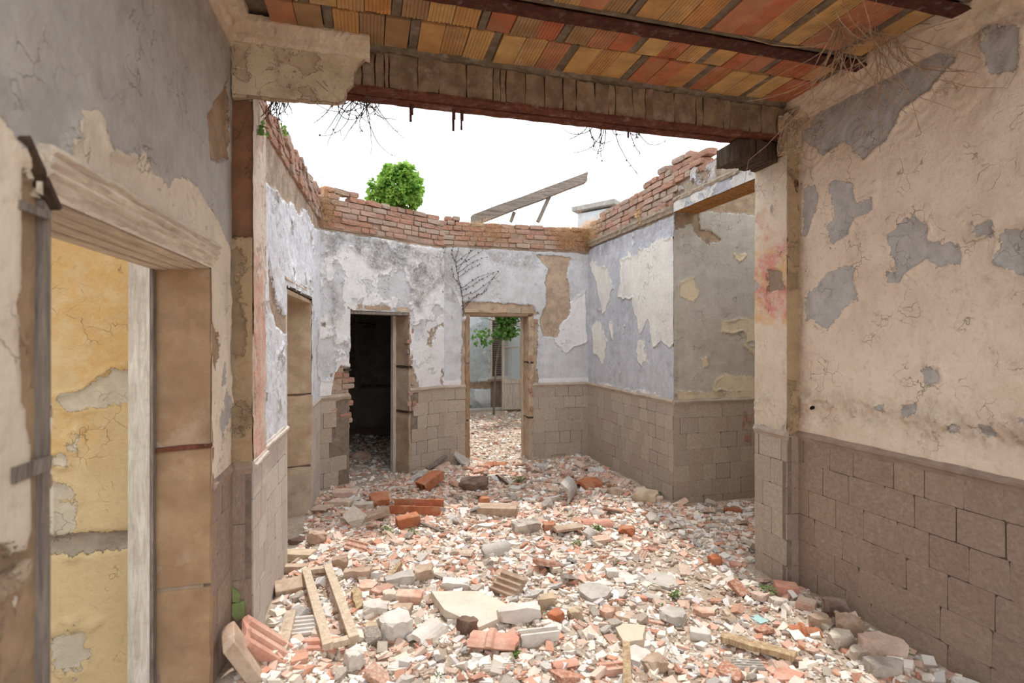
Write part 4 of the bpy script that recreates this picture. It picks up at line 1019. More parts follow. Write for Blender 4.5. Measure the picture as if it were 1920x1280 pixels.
def barrel(name, l, r, th, arc, mat, seed=0, seg=8, ridge=True):
    """curved roof tile with a raised band, broken at the ends"""
    rr = random.Random(seed); bm = bmesh.new(); rows = []
    xs_ = [-.5, -.15, -.10, 0, .05, .5] if ridge else [-.5, -.2, .2, .5]
    for x in xs_:
        row = []
        for k in range(seg + 1):
            a = math.pi / 2 + arc * (k / seg - .5)
            e = rr.uniform(-.05, .05) if abs(x) == .5 else 0
            bump = th * .7 if (ridge and x in (-.10, 0)) else 0
            for rad in (r + bump, r - th): row.append(bm.verts.new(((x + e) * l, math.cos(a) * rad, math.sin(a) * rad - r * math.cos(arc / 2))))
        rows.append(row)
    for A_, B_ in zip(rows, rows[1:]):
        for k in range(seg):
            bm.faces.new((A_[2 * k], A_[2 * k + 2], B_[2 * k + 2], B_[2 * k])); bm.faces.new((A_[2 * k + 1], B_[2 * k + 1], B_[2 * k + 3], A_[2 * k + 3]))
        bm.faces.new((A_[0], B_[0], B_[1], A_[1])); bm.faces.new((A_[-2], A_[-1], B_[-1], B_[-2]))
    for A_ in (rows[0], rows[-1]):
        for k in range(seg): bm.faces.new((A_[2 * k], A_[2 * k + 1], A_[2 * k + 3], A_[2 * k + 2]))
    return bm_mesh(bm, name, mat)
def grooved(name, l, w_, h, mat, seed=0, n=3):
    """flat tile with raised ridges along its length"""
    rr = random.Random(seed); pts = [(-w_ / 2, -h / 2)]
    for k in range(n):
        a = -w_ / 2 + w_ * k / n; b = w_ / n
        pts += [(a, h * .2), (a + b * .12, h * .5), (a + b * .38, h * .5), (a + b * .5, h * .15)]
    pts += [(w_ / 2, h * .15), (w_ / 2, -h / 2)]
    mb = MB(); mb.prism([Vector((-l / 2, y, z)) for y, z in pts], (l, 0, 0), 1)
    m = len(pts)
    for i in range(len(mb.v)):
        e = rr.uniform(-.06, .06) * l * (1 if i < m else 1)
        mb.v[i] = (mb.v[i][0] + e * .6 + (mb.v[i][1] * rr.uniform(-.1, .1)), mb.v[i][1], mb.v[i][2])
    bm = bmesh.new(); me = mb.mesh(name); bm.from_mesh(me); bmesh.ops.triangulate(bm, faces=[f for f in bm.faces if len(f.verts) > 4])
    return bm_mesh(bm, name, mat)
def channel(name, l, w_, h, mat, seed=0):
    """half of a hollow block: a U with uneven walls"""
    rr = random.Random(seed); t = h * .2; mb = MB()
    pts = [(-w_ / 2, -h / 2), (w_ / 2, -h / 2), (w_ / 2, h / 2), (w_ / 2 - t, h / 2), (w_ / 2 - t, -h / 2 + t), (-w_ / 2 + t, -h / 2 + t), (-w_ / 2 + t, h * .42), (-w_ / 2, h * .45)]
    mb.prism([Vector((-l / 2, y, z)) for y, z in pts], (l, 0, 0), 5, h * .03)
    bm = bmesh.new(); me = mb.mesh(name); bm.from_mesh(me); bmesh.ops.triangulate(bm, faces=[f for f in bm.faces if len(f.verts) > 4])
    return bm_mesh(bm, name, mat)
def hollow(name, l, w_, h, mat, seed=0):
    """hollow clay block with two square tubes"""
    t = h * .13; mb = MB()
    mb.box((0, 0, h / 2 - t / 2), (l, w_, t)); mb.box((0, 0, -h / 2 + t / 2), (l, w_, t))
    for y in (-w_ / 2 + t / 2, 0, w_ / 2 - t / 2): mb.box((0, y, 0), (l, t, h - 2 * t))
    rr = random.Random(seed)
    for i, p in enumerate(mb.v): mb.v[i] = (p[0] * (1 + .06 * math.sin(p[1] * 90 + p[2] * 70)), p[1], p[2])
    me = mb.mesh(name); me.materials.append(mat); return me

HERO = []   # (x, y, radius)
def rest(o, x, y, sink=.008, zbase=None):
    R = o.rotation_euler.to_matrix()
    zs = [(R @ Vector((v_.co.x * o.scale.x, v_.co.y * o.scale.y, v_.co.z * o.scale.z))).z for v_ in o.data.vertices]
    o.location = (x, y, (gz(x, y) if zbase is None else zbase) - min(zs) - sink)
def A(x, y): return 400 + x / 2.908, 840 + y / 2.908
def B(x, y): return 900 + x / 2.908, 840 + y / 2.908
def C(x, y): return 1400 + x / 2, 640 + y / 2
_seed = [100]
def hero(kind, pp, L, wr_, h, th, mat, name, label, cat, pitch=0, roll=0, sink=.008, **kw):
    """one piece of rubble: L is its width in the zoomed photo, wr_ its width/length, h its height in metres"""
    sheet = kw.pop('sheet', 2.908)
    p, t = G(*pp); l = L / sheet * t / FPX
    _seed[0] += 1; s = _seed[0]; m = M[mat]
    if kind == 'chunk': me = chunk(name, l, l * wr_, h, m, s, kw.get('cuts', 5) + 2, .6)
    elif kind == 'brick': me = brickm(name, l, l * wr_, h, m, s, kw.get('cuts', 1))
    elif kind == 'shard': me = shard(name, l, l * wr_, h, m, s, kw.get('n', 6))
    elif kind == 'barrel': me = barrel(name, l, l * wr_ / 2, h, kw.get('arc', 2.2), m, s, ridge=kw.get('ridge', True))
    elif kind == 'groove': me = grooved(name, l, l * wr_, h, m, s, kw.get('n', 3))
    elif kind == 'channel': me = channel(name, l, l * wr_, h, m, s)
    elif kind == 'hollow': me = hollow(name, l, l * wr_, h, m, s)
    if kind in ('chunk', 'shard', 'brick'): roughen(me, min(h, l * wr_) * (.15 if kind == 'chunk' else .09 if kind == 'shard' else .05), 2 if kind != 'brick' else 1, s)
    o = link(name, me, None, label=label, cat=cat)
    o.rotation_euler = Euler((math.radians(roll), math.radians(pitch), -YAW + math.radians(th)), 'XYZ')
    rest(o, p.x, p.y, sink)
    HERO.append((p.x, p.y, max(l, l * wr_) * .5))
    return o

H = hero
# left foreground
def lean(me, name, label, cat, loc, ez, rot):
    o = link(name, me, None, label=label, cat=cat); o.rotation_euler = Euler([math.radians(q_) for q_ in rot], 'XYZ'); o.location = loc; HERO.append((loc[0], loc[1], .14)); return o
lean(grooved('roof_tile', .30, .20, .05, M['pink_clay'], 5, 3), 'roof_tile', 'ridged pink roof tile leaning on the foot of the left pier', 'roof tile', (-.495, 2.86, .20), 0, (24, 46, 28))
lean(brickm('brick', .30, .19, .06, M['brown_clay'], 8), 'brick', 'dusty brown brick tipped up against the left wall foot', 'brick', (-.575, 2.70, .24), 0, (10, 62, 24))
lean(shard('clay_shard', .22, .16, .03, M['terracotta'], 9), 'clay_shard', 'terracotta shard wedged below the leaning ridged tile', 'roof tile', (-.40, 2.62, .10), 0, (10, 25, 60))
H('groove', A(585, 1165), 180, .55, .045, 4, 'pink_clay', 'roof_tile', 'ridged pink roof tile piece lying right of the leaning plank', 'roof tile', roll=14, n=2)
H('groove', A(505, 1060), 205, .75, .03, 12, 'white_frag', 'plaster_slab', 'white ribbed slab under the lower end of the wooden frame', 'slab', roll=10, n=5)
H('brick', A(465, 625), 170, .5, .065, -3, 'yellow_stone', 'brick', 'tan brick at the upper end of the wooden frame', 'brick')
H('brick', A(450, 690), 130, .4, .05, 4, 'brown_clay', 'brick', 'narrow brown brick piece below the tan brick by the frame', 'brick')
H('chunk', A(565, 550), 95, .7, .08, 25, 'brown_clay', 'brick', 'dusty tan half brick above the wooden frame', 'brick', pitch=15)
H('brick', A(430, 815), 170, .6, .05, 28, 'brown_clay', 'brick', 'dusty brown slab left of the wooden frame', 'slab', roll=12)
H('shard', A(625, 790), 130, .9, .03, 10, 'terracotta', 'clay_slab', 'flat pink slab showing inside the wooden frame', 'slab')
H('shard', A(470, 515), 160, .55, .03, 0, 'dark_clay', 'clay_slab', 'thin grey brown slab by the foot of the left hall wall', 'slab')
H('shard', A(440, 575), 110, .8, .02, 15, 'white_frag', 'plaster_slab', 'pale flat plaster scrap beside the left hall wall', 'plaster')
H('brick', A(720, 285), 130, .55, .07, 4, 'terracotta', 'brick', 'terracotta brick near the left jamb of the dark doorway', 'brick')
H('brick', A(695, 345), 120, .5, .06, -4, 'terracotta', 'brick', 'terracotta brick in front of the other by the dark doorway', 'brick')
H('chunk', A(815, 345), 110, .6, .06, 5, 'stone_frag', 'mortar_chunk', 'grey mortar lump right of the two doorway bricks', 'stone')
H('chunk', A(905, 320), 100, .8, .08, 20, 'orange_clay', 'brick', 'orange sided broken brick left of the long orange block', 'brick', roll=20)
H('channel', A(1110, 345), 275, .42, .10, -2, 'orange_clay', 'hollow_block', 'long orange broken hollow block with open top in mid hall', 'hollow block')
H('hollow', A(1180, 225), 135, .6, .10, 52, 'orange_clay', 'hollow_block', 'orange hollow block tilted on end behind the long orange block', 'hollow block', pitch=-18)
H('brick', A(1060, 420), 125, .6, .10, 22, 'orange_clay', 'hollow_block', 'short orange block in front of the long orange block', 'hollow block', pitch=-8)
H('brick', A(880, 395), 160, .45, .055, 24, 'brown_clay', 'brick', 'tan topped brick lying slanted left of the orange blocks', 'brick', pitch=-12)
H('chunk', A(1420, 235), 145, .6, .10, -8, 'dark_clay', 'brick', 'dark sooty brick before the yard doorway', 'brick', roll=15)
H('brick', A(1550, 355), 220, .45, .085, -2, 'brown_clay', 'hollow_block', 'long dusty tan block in the centre of the hall', 'hollow block')
H('shard', A(1490, 420), 160, .35, .03, 6, 'white_frag', 'plaster_slab', 'thin white slab in front of the long tan block', 'slab')
H('chunk', A(1475, 310), 60, .9, .08, 10, 'orange_clay', 'brick', 'small orange brick end behind the long tan block', 'brick')
H('chunk', A(1690, 450), 110, .8, .08, 15, 'stone_frag', 'mortar_chunk', 'grey angular mortar lump right of the long tan block', 'stone')
H('shard', A(1370, 345), 95, .5, .025, 0, 'white_frag', 'plaster_slab', 'small white slab left of the long tan block', 'plaster')
H('chunk', A(790, 730), 135, .6, .08, 5, 'brown_clay', 'brick', 'tan broken brick right of the wooden frame top', 'brick')
H('chunk', A(1145, 715), 105, .85, .08, 18, 'brown_clay', 'brick', 'tan brick end above the marble slab', 'brick')
H('chunk', A(1015, 745), 160, .5, .06, 24, 'grey_slab', 'mortar_chunk', 'grey ribbed mortar piece left of the tan brick end', 'stone')
H('brick', A(1070, 840), 150, .55, .07, -4, 'terracotta', 'brick', 'terracotta half brick at the left corner of the marble slab', 'brick')
H('brick', A(1030, 915), 105, .7, .06, -5, 'brown_clay', 'brick', 'small tan brick just below the terracotta half brick', 'brick')
H('chunk', A(960, 845), 75, .9, .07, 10, 'plaster_frag', 'plaster_chunk', 'pale cube of plaster left of the terracotta half brick', 'plaster')
H('shard', A(845, 785), 120, .8, .035, 20, 'terracotta', 'clay_shard', 'pink shard right of the frame lying over another', 'roof tile', roll=10)
H('shard', A(920, 805), 140, .5, .03, 28, 'terracotta', 'clay_shard', 'long terracotta shard tucked beside the pink shard', 'roof tile', roll=14)
H('chunk', A(690, 685), 80, .7, .07, 12, 'brown_clay', 'brick', 'dusty brick end at the upper right corner of the frame', 'brick')
H('chunk', A(990, 1030), 160, .9, .11, 30, 'white_frag', 'plaster_chunk', 'big white plaster lump left of the arched white piece', 'plaster', cuts=6)
H('barrel', A(1165, 1035), 200, .85, .03, 62, 'white_frag', 'plaster_vault', 'white curved plaster piece arched over a hollow', 'plaster', arc=2.0, ridge=False, roll=12)
H('shard', A(1015, 1185), 200, .8, .025, 12, 'white_frag', 'plaster_slab', 'flat white slab with pointed end in the foreground', 'slab', n=5)
H('shard', A(860, 1000), 110, .6, .03, -3, 'yellow_stone', 'clay_slab', 'small cream tile left of the big white lump', 'slab')
H('chunk', A(885, 920), 130, .8, .07, 15, 'white_frag', 'plaster_chunk', 'crumbly white plaster heap right of the frame', 'plaster', cuts=7)
H('shard', A(1330, 1065), 130, .7, .025, 0, 'pink_clay', 'clay_shard', 'pointed pink shard left of the big roof tile', 'roof tile', n=4)
H('barrel', A(1530, 1085), 265, .85, .028, -8, 'pink_clay', 'roof_tile', 'big curved terracotta roof tile with raised band in the foreground', 'roof tile', arc=1.9, roll=-12)
H('chunk', A(1385, 1010), 90, .9, .09, 30, 'dark_clay', 'brick', 'brown lump propping the big curved roof tile', 'brick')
H('chunk', A(1325, 760), 155, .5, .06, -3, 'white_frag', 'plaster_chunk', 'white block just above the marble slab', 'plaster', cuts=2)
H('groove', A(1610, 785), 165, .85, .05, -38, 'brown_clay', 'roof_tile', 'dusty brown ridged roof tile right of the marble slab', 'roof tile', roll=28, n=4)
H('chunk', A(1665, 950), 240, .42, .09, 8, 'white_frag', 'plaster_chunk', 'long rough white plaster block right of the marble corner', 'plaster', cuts=6)
H('chunk', A(770, 1220), 100, .8, .09, 40, 'plaster_frag', 'plaster_chunk', 'rounded pale lump at the bottom edge left of centre', 'plaster', cuts=7)
H('shard', A(730, 1160), 120, .7, .03, 10, 'pink_clay', 'clay_shard', 'pink shard between the ridged tile and white slab', 'roof tile')
# far end by the back wall
H('shard', A(805, 65), 130, .5, .05, 0, 'terracotta', 'clay_slab', 'dull pink slab on the sill of the dark doorway', 'slab', roll=25)
H('shard', A(1360, 95), 110, 1.2, .025, 35, 'grey_slab', 'cement_slab', 'grey slab leaning on the wall between the two doorways', 'slab', roll=40, pitch=15)
H('shard', A(1170, 90), 110, .5, .03, 25, 'terracotta', 'clay_slab', 'terracotta slab under the leaning board by the back wall', 'slab', roll=20)
H('shard', A(1240, 110), 140, .6, .03, 20, 'terracotta', 'clay_slab', 'wide terracotta slab beneath the leaning grey slab', 'slab', roll=20)
H('barrel', A(1540, 95), 110, .8, .03, 0, 'orange_clay', 'roof_tile', 'terracotta roof tile piece on the yard doorway sill', 'roof tile', arc=1.6)
H('chunk', A(1480, 110), 70, .7, .05, 0, 'terracotta', 'brick', 'small terracotta piece left of the sill roof tile', 'brick')
# right half
H('barrel', B(478, 275), 165, .9, .028, 70, 'grey_slab', 'roof_tile', 'pale curved roof tile shell standing on its edge', 'roof tile', arc=1.9, roll=70, ridge=False)
H('barrel', B(585, 220), 140, .8, .03, 40, 'orange_clay', 'roof_tile', 'terracotta ridge tile with band behind the standing shell', 'roof tile', arc=2.6)
H('chunk', B(740, 268), 85, .7, .08, 5, 'brown_clay', 'brick', 'tan lump near the right hall wall', 'brick')
H('barrel', B(905, 310), 130, .8, .028, -35, 'yellow_stone', 'roof_tile', 'curved tan shell by the alcove corner', 'roof tile', arc=2.0, roll=60, ridge=False)
H('barrel', B(640, 415), 165, .5, .028, -4, 'pink_clay', 'roof_tile', 'rounded terracotta tile with weeds at its right end', 'roof tile', arc=2.4, ridge=False)
H('chunk', B(378, 435), 65, .9, .07, 5, 'orange_clay', 'brick', 'small red brick end left of the curved shell', 'brick')
H('barrel', B(470, 465), 165, .9, .03, 20, 'brown_clay', 'roof_tile', 'dusty curved tile shell hollow side down in mid hall', 'roof tile', arc=1.8, roll=-25, ridge=False)
H('barrel', B(595, 485), 90, .9, .025, 60, 'grey_slab', 'roof_tile', 'small pale curved shell right of the dusty one', 'roof tile', arc=2.0, ridge=False, roll=50)
H('chunk', B(265, 445), 115, .8, .09, 12, 'stone_frag', 'mortar_chunk', 'grey rounded lump left of the small red brick end', 'stone', cuts=6)
H('shard', B(185, 518), 130, .6, .03, -4, 'white_frag', 'plaster_slab', 'pointed white slab below the grey rounded lump', 'slab', n=5)
H('barrel', B(90, 580), 165, .7, .03, 28, 'grey_slab', 'roof_tile', 'grey curved shard tipped on edge in mid hall', 'roof tile', arc=1.6, roll=50, ridge=False)
H('chunk', B(800, 455), 85, .8, .06, -20, 'orange_clay', 'brick', 'bright orange crumbled piece right of the rounded tile', 'brick', cuts=6)
H('shard', B(800, 700), 140, 1.2, .03, 4, 'white_frag', 'marble_slab', 'upright looking white marble slab with stains right of centre', 'slab', n=4)
H('chunk', B(718, 690), 65, .8, .06, 0, 'white_frag', 'plaster_chunk', 'white lump touching the stained white marble slab', 'plaster')
H('shard', B(680, 735), 120, .5, .02, -18, 'white_frag', 'plaster_slab', 'white sliver in front of the white lump', 'plaster')
H('shard', B(1000, 725), 225, .95, .035, -30, 'grey_slab', 'cement_slab', 'large dusty grey slab cracked in two on bare earth', 'slab', n=6)
H('shard', B(940, 810), 130, .5, .03, -35, 'grey_slab', 'cement_slab', 'broken strip along the lower edge of the large grey slab', 'slab')
H('shard', B(620, 805), 200, .75, .035, 2, 'grey_slab', 'cement_slab', 'rounded grey cement disc piece right of the marble slab', 'slab', n=8, roll=12)
H('chunk', B(1050, 935), 140, .8, .07, -10, 'grey_slab', 'mortar_chunk', 'grey curved mortar lump below the large grey slab', 'stone', cuts=6)
H('shard', B(1220, 888), 140, .55, .035, -8, 'terracotta', 'clay_shard', 'terracotta flat piece with rim right of the grey lump', 'roof tile')
H('brick', B(1535, 925), 105, .75, .014, 22, 'turquoise', 'floor_tile', 'pale turquoise floor tile with a small mark', 'tile', cuts=0)
H('groove', B(1460, 1205), 155, .55, .035, -4, 'grey_slab', 'roof_tile', 'grey ribbed tile piece near the lower right', 'roof tile', n=4)
H('chunk', B(1280, 628), 65, .8, .06, 10, 'orange_clay', 'brick', 'single terracotta lump on bare earth before the pier', 'brick')
H('shard', B(1395, 640), 80, .9, .025, 30, 'pink_clay', 'clay_shard', 'pink flat shard left of the right pier', 'roof tile')
H('groove', B(1375, 342), 90, .55, .05, -3, 'orange_clay', 'roof_tile', 'ridged terracotta tile on the alcove floor', 'roof tile', n=3)
H('brick', B(1670, 815), 115, .6, .075, -14, 'pink_clay', 'brick', 'pinkish brick at the foot of the right pier', 'brick')
H('brick', B(1200, 1025), 105, .6, .05, -16, 'white_frag', 'plaster_chunk', 'white brick shaped block on the lower right earth', 'plaster')
H('barrel', B(465, 1205), 140, .8, .03, 15, 'pink_clay', 'roof_tile', 'pink curved tile piece at the bottom centre', 'roof tile', arc=1.3, ridge=False)
H('groove', B(720, 1225), 140, .7, .04, 10, 'pink_clay', 'roof_tile', 'pink rimmed tile piece left of the upright stick', 'roof tile', n=2)
H('chunk', B(412, 960), 85, .8, .06, 25, 'orange_clay', 'brick', 'orange broken piece right of the long white block', 'brick')
H('chunk', B(362, 885), 95, .8, .08, 10, 'yellow_stone', 'stone', 'tan angular stone below the rounded grey disc', 'stone')
H('chunk', B(515, 930), 75, .8, .06, 20, 'yellow_stone', 'stone', 'yellow stone right of the tan angular stone', 'stone')
H('groove', B(320, 1055), 215, .45, .07, 12, 'white_frag', 'plaster_moulding', 'white moulded block with a grey stripe in the foreground', 'plaster', n=2)
H('groove', B(100, 1205), 165, .35, .03, 4, 'plaster_frag', 'plaster_moulding', 'pale ribbed strip below the big curved roof tile', 'plaster', n=3)
H('shard', B(825, 1040), 200, 1.0, .04, -52, 'marble', 'marble_slab', 'cream yellow marble wedge at the bottom right of centre', 'slab', n=5, roll=8)
H('shard', B(860, 1155), 220, .7, .045, -8, 'white_frag', 'plaster_slab', 'white plaster slab under the cream marble wedge', 'slab', n=7)
H('chunk', B(950, 1205), 120, .8, .07, 20, 'brown_clay', 'brick', 'brown broken brick right of the upright stick', 'brick')
H('shard', B(790, 930), 130, .6, .03, -8, 'terracotta', 'clay_shard', 'rosy shard resting above the cream marble wedge', 'roof tile')
H('chunk', B(695, 915), 90, .8, .05, 30, 'terracotta', 'brick', 'terracotta corner piece left of the rosy shard', 'brick')
H('shard', B(880, 810), 100, .5, .025, -10, 'pink_clay', 'clay_shard', 'narrow pink shard left of the cracked grey slab', 'roof tile')
H('shard', B(760, 580), 150, .5, .03, 8, 'white_frag', 'plaster_slab', 'whitish slab with weeds at its right end', 'slab')
H('shard', B(1068, 555), 60, .7, .02, 0, 'white_frag', 'plaster_slab', 'small white square chip on bare earth before the alcove', 'plaster', n=4)
H('chunk', B(1265, 450), 80, .6, .04, 0, 'stone_frag', 'mortar_chunk', 'flat tan lump on the earth before the alcove', 'stone')
H('shard', B(1465, 372), 75, .7, .035, 0, 'white_frag', 'plaster_slab', 'white scrap on the alcove floor by the pier', 'plaster')
H('brick', B(1490, 625), 60, .7, .02, -5, 'turquoise', 'floor_tile', 'small bluish tile scrap beside the right pier foot', 'tile')
# along the right wall
H('barrel', C(215, 1095), 110, .6, .025, -14, 'orange_clay', 'roof_tile', 'red banded roof tile piece by the right wall', 'roof tile', sheet=2, arc=2.2)
H('chunk', C(385, 1112), 85, .8, .10, -25, 'brown_clay', 'stone', 'brown squared stone by the foot of the right wall', 'stone', sheet=2)
H('chunk', C(505, 1195), 145, .6, .09, -8, 'terracotta', 'brick', 'reddish broken brick near the right wall at the lower right', 'brick', sheet=2)
H('chunk', C(330, 1045), 85, .7, .09, -20, 'dark_clay', 'stone', 'dark stone touching the right wall dado', 'stone', sheet=2)
H('chunk', C(350, 1145), 90, .6, .07, 10, 'plaster_frag', 'plaster_chunk', 'pale lump in front of the brown squared stone', 'plaster', sheet=2)
H('chunk', C(420, 1200), 80, .6, .06, 20, 'stone_frag', 'mortar_chunk', 'grey lump left of the reddish brick at lower right', 'stone', sheet=2)
H('brick', C(225, 1010), 65, 1.0, .05, -40, 'terracotta', 'brick', 'terracotta brick piece right of the right pier foot', 'brick', sheet=2)
H('chunk', C(120, 1000), 60, .7, .05, 0, 'stone_frag', 'mortar_chunk', 'small grey lump before the right pier foot', 'stone', sheet=2)
H('chunk', C(270, 1075), 75, .7, .06, -10, 'brown_clay', 'stone', 'brown lump right of the red banded tile', 'stone', sheet=2)
H('shard', C(150, 1270), 160, .5, .03, 12, 'pink_clay', 'clay_slab', 'rosy slab cut by the bottom edge at lower right', 'slab', sheet=2)
H('chunk', C(520, 1265), 140, .5, .06, 0, 'stone_frag', 'mortar_chunk', 'long grey lump in the lower right corner', 'stone', sheet=2)

# big marble slab traced on the floor
p, t = G(*A(1420, 885)); mp = []
for q in ((1180, 800), (1300, 795), (1440, 790), (1560, 835), (1665, 880), (1560, 930), (1450, 975), (1350, 930), (1255, 890), (1210, 840)):
    g, _ = G(*A(*q), z=.05); mp.append((g.x - p.x, g.y - p.y))
me = shard('marble_slab', .1, .1, .045, M['marble'], 77, poly=mp)
o = link('marble_slab', me, None, label='large yellowed marble slab lying in the centre foreground', cat='slab'); o.rotation_euler = (.06, 0.02, 0); rest(o, p.x, p.y, .0); HERO.append((p.x, p.y, .26))

# wooden frame lying on the rubble
corn = [G(*A(*q), z=.125)[0] for q in ((505, 668), (625, 648), (765, 1020), (622, 1058))]
corn[2].z = corn[3].z = .115
c0 = sum(corn, Vector()) / 4
WF = empty('wooden_frame', (c0.x, c0.y, .05), label='open rectangular pale wooden frame lying on the rubble at left', cat='frame')
random.seed(31)
for nm, a, b in (('rail', 0, 3), ('rail', 1, 2), ('crosspiece', 0, 1), ('crosspiece', 3, 2)):
    mb = MB(); d = (corn[b] - corn[a]).normalized(); n = 6
    A0 = corn[a] - d * .02; B0 = corn[b] + d * .02; sd = d.cross(Vector((0, 0, 1))).normalized()
    wd = .026 if nm == 'rail' else .022
    dz = 0 if nm == 'rail' else -.006
    mb.prism([A0 + sd * x + Vector((0, 0, z + dz)) for x, z in ((-wd, -.015), (wd, -.015), (wd, .015), (-wd, .015))], B0 - A0, n, .0025)
    child(mb, nm, M['pale_wood'], WF)
HERO.append((c0.x, c0.y, .16))
def plank(pts, wd, th, mat, name, label, cat, z=(.0, .0)):
    """plank between two photographed ends lying at the given heights"""
    a, _ = G(*pts[0], z=z[0]); b, _ = G(*pts[1], z=z[1]); d = b - a; dn = d.normalized()
    sd = dn.cross(Vector((0, 0, 1))).normalized(); up = sd.cross(dn)
    mb = MB(); ring = [a + sd * x * wd / 2 + up * (y * th) for x, y in ((-1, 0), (1, 0), (.96, 1), (-.98, 1))]
    mb.prism(ring, d, 7, min(wd, th) * .12)
    for i in range(len(mb.v) - 4, len(mb.v)):
        mb.v[i] = tuple(Vector(mb.v[i]) + dn * random.uniform(-.06, .06) * d.length)
    o = mb.build(name, M[mat], label=label, cat=cat)
    return o
plank((A(425, 900), A(325, 1290)), .055, .022, 'pale_wood', 'plank', 'pale grey plank sloping down to the lower left edge', 'plank', (.20, .07))
plank((B(1315, 1040), B(1720, 1150)), .07, .028, 'yellow_wood', 'plank', 'yellow split plank lying at lower right', 'plank', (.04, .03))
plank((B(797, 1075), B(803, 1310)), .04, .03, 'yellow_wood', 'stick', 'narrow wooden stick pointing up from the bottom edge', 'stick', (.10, .04))
plank((A(775, 800), A(800, 900)), .055, .045, 'yellow_wood', 'wood_stump', 'dark yellow splintered stump right of the wooden frame', 'wood', (.05, .02))
plank((A(1020, 640), A(960, 720)), .035, .03, 'yellow_wood', 'wood_splinter', 'yellow brown splinter standing slanted above the half bricks', 'wood', (.06, .02))
plank((A(1270, 50), A(1170, 115)), .07, .03, 'grey_wood', 'board', 'grey board leaning on the back wall between the doorways', 'board', (.13, .02))
plank((A(1130, 410), A(1250, 460)), .03, .015, 'grey_wood', 'lath', 'thin lath right of the short orange block', 'lath', (.02, .01))
plank((B(90, 150), B(150, 200)), .025, .015, 'dark_wood', 'lath', 'dark thin lath near the yard doorway', 'lath', (.02, .01))
plank((B(1330, 890), B(1355, 920)), .025, .015, 'pale_wood', 'lath', 'short pale lath left of the turquoise tile', 'lath', (.02, .015))
plank((A(590, 360), A(650, 315)), .025, .015, 'grey_wood', 'lath', 'thin grey lath by the left doorway of the hall', 'lath', (.03, .02))
# green glazed tile at the pier foot
GT = empty('glazed_tiles', (-.60, 2.98, .2), label='broken green glazed tile pieces standing at the left pier foot', cat='tile')
F = FPLf
for k, pts in enumerate(([(437, 1096), (452, 1110), (452, 1126), (438, 1124)], [(437, 1128), (460, 1122), (460, 1152), (446, 1160), (437, 1150)])):
    pl_ = F.poly(pts); mb = MB(); mb.prism([F.at(s, z, .012) for s, z in pl_], F.n * .012, 1); child(mb, 'tile_piece', M['green'], GT)

# ------------------------------------------------------------------ many loose fragments
LIB = {'terracotta': [], 'plaster': [], 'stone': []}
for k in range(4): LIB['terracotta'].append(('thick', chunk('clay_fragment', 1, .65, .30, M['terracotta'], 300 + k, 5, .55)))
for k in range(10): LIB['terracotta'].append(('flat', shard('clay_fragment', 1, .7, .15, M['terracotta'], 310 + k, 4 + k % 4)))
for k in range(3): LIB['terracotta'].append(('curved', barrel('clay_fragment', 1, .5, .11, 1.3, M['terracotta'], 320 + k, 5, False)))
for k in range(3): LIB['terracotta'].append(('ridged', grooved('clay_fragment', 1, .7, .2, M['terracotta'], 330 + k, 2 + k % 2)))
for k in range(5): LIB['plaster'].append(('thick', chunk('plaster_fragment', 1, .75, .32, M['plaster_frag'], 340 + k, 7, .5)))
for k in range(11): LIB['plaster'].append(('flat', shard('plaster_fragment', 1, .75, .13, M['plaster_frag'], 350 + k, 4 + k % 5)))
for k in range(8): LIB['stone'].append(('rough', chunk('mortar_fragment', 1, .75, .42, M['stone_frag'], 360 + k, 8, .5)))
for kk in LIB:
    for q_, (sh, me) in enumerate(LIB[kk]):
        if sh in ('thick', 'flat', 'rough'): roughen(me, .022 if sh == 'flat' else .04, 1, q_)
def in_hall(x, y, mar=.05):
    if y < 3.35: return -.62 + mar < x < 2.84 - mar and not (2.7 < x and y > 2.92)
    lim = min(6.95, 6.42 + .62 * x)
    return -.58 + mar < x < (2.98 - mar if y > 4.75 else 3.9) and y < lim - mar and not (x > 2.74 and y < 3.4)
rr = random.Random(77)
PL = [(x, y, r) for x, y, r in HERO]
INFO = {'terracotta': ('clay_fragment', 'terracotta', 'clay fragment', 'loose terracotta fragments on the hall floor'),
        'plaster': ('plaster_fragment', 'whitish plaster', 'plaster', 'loose plaster fragments on the hall floor'),
        'stone': ('mortar_fragment', 'greyish mortar', 'stone', 'loose mortar lumps on the hall floor')}
ZONES = [((-.2, 6.1), 'before the dark doorway'), ((1.7, 6.7), 'before the yard doorway'), ((.7, 6.4), 'below the wall between the two doorways'), ((2.7, 6.3), 'in the far right corner of the hall'), ((-.35, 5.0), 'by the left hall doorway'),
         ((.5, 5.2), 'around the orange hollow blocks'), ((1.4, 5.2), 'around the long tan block'), ((2.5, 5.2), 'along the right hall wall'), ((3.3, 4.2), 'on the alcove floor'), ((-.3, 4.0), 'along the left hall wall'),
         ((.4, 4.1), 'in the left middle of the hall'), ((1.2, 4.2), 'in the centre of the hall'), ((2.0, 4.3), 'in the right middle of the hall'), ((2.5, 3.5), 'left of the right pier foot'), ((-.2, 3.1), 'around the wooden frame'),
         ((.5, 3.2), 'around the large marble slab'), ((1.2, 3.2), 'around the grey cement disc'), ((1.8, 3.2), 'around the cracked grey slab'), ((-.3, 2.4), 'near the leaning plank'), ((.3, 2.5), 'left of the big curved roof tile'),
         ((.9, 2.5), 'around the cream marble wedge'), ((1.5, 2.5), 'left of the yellow split plank'), ((2.2, 2.6), 'along the right wall dado'), ((2.4, 2.0), 'in the lower right corner'), ((1.2, 1.9), 'at the bottom edge')]
def zone(x, y): return min(ZONES, key=lambda z: (z[0][0] - x) ** 2 + (z[0][1] - y) ** 2)[1]
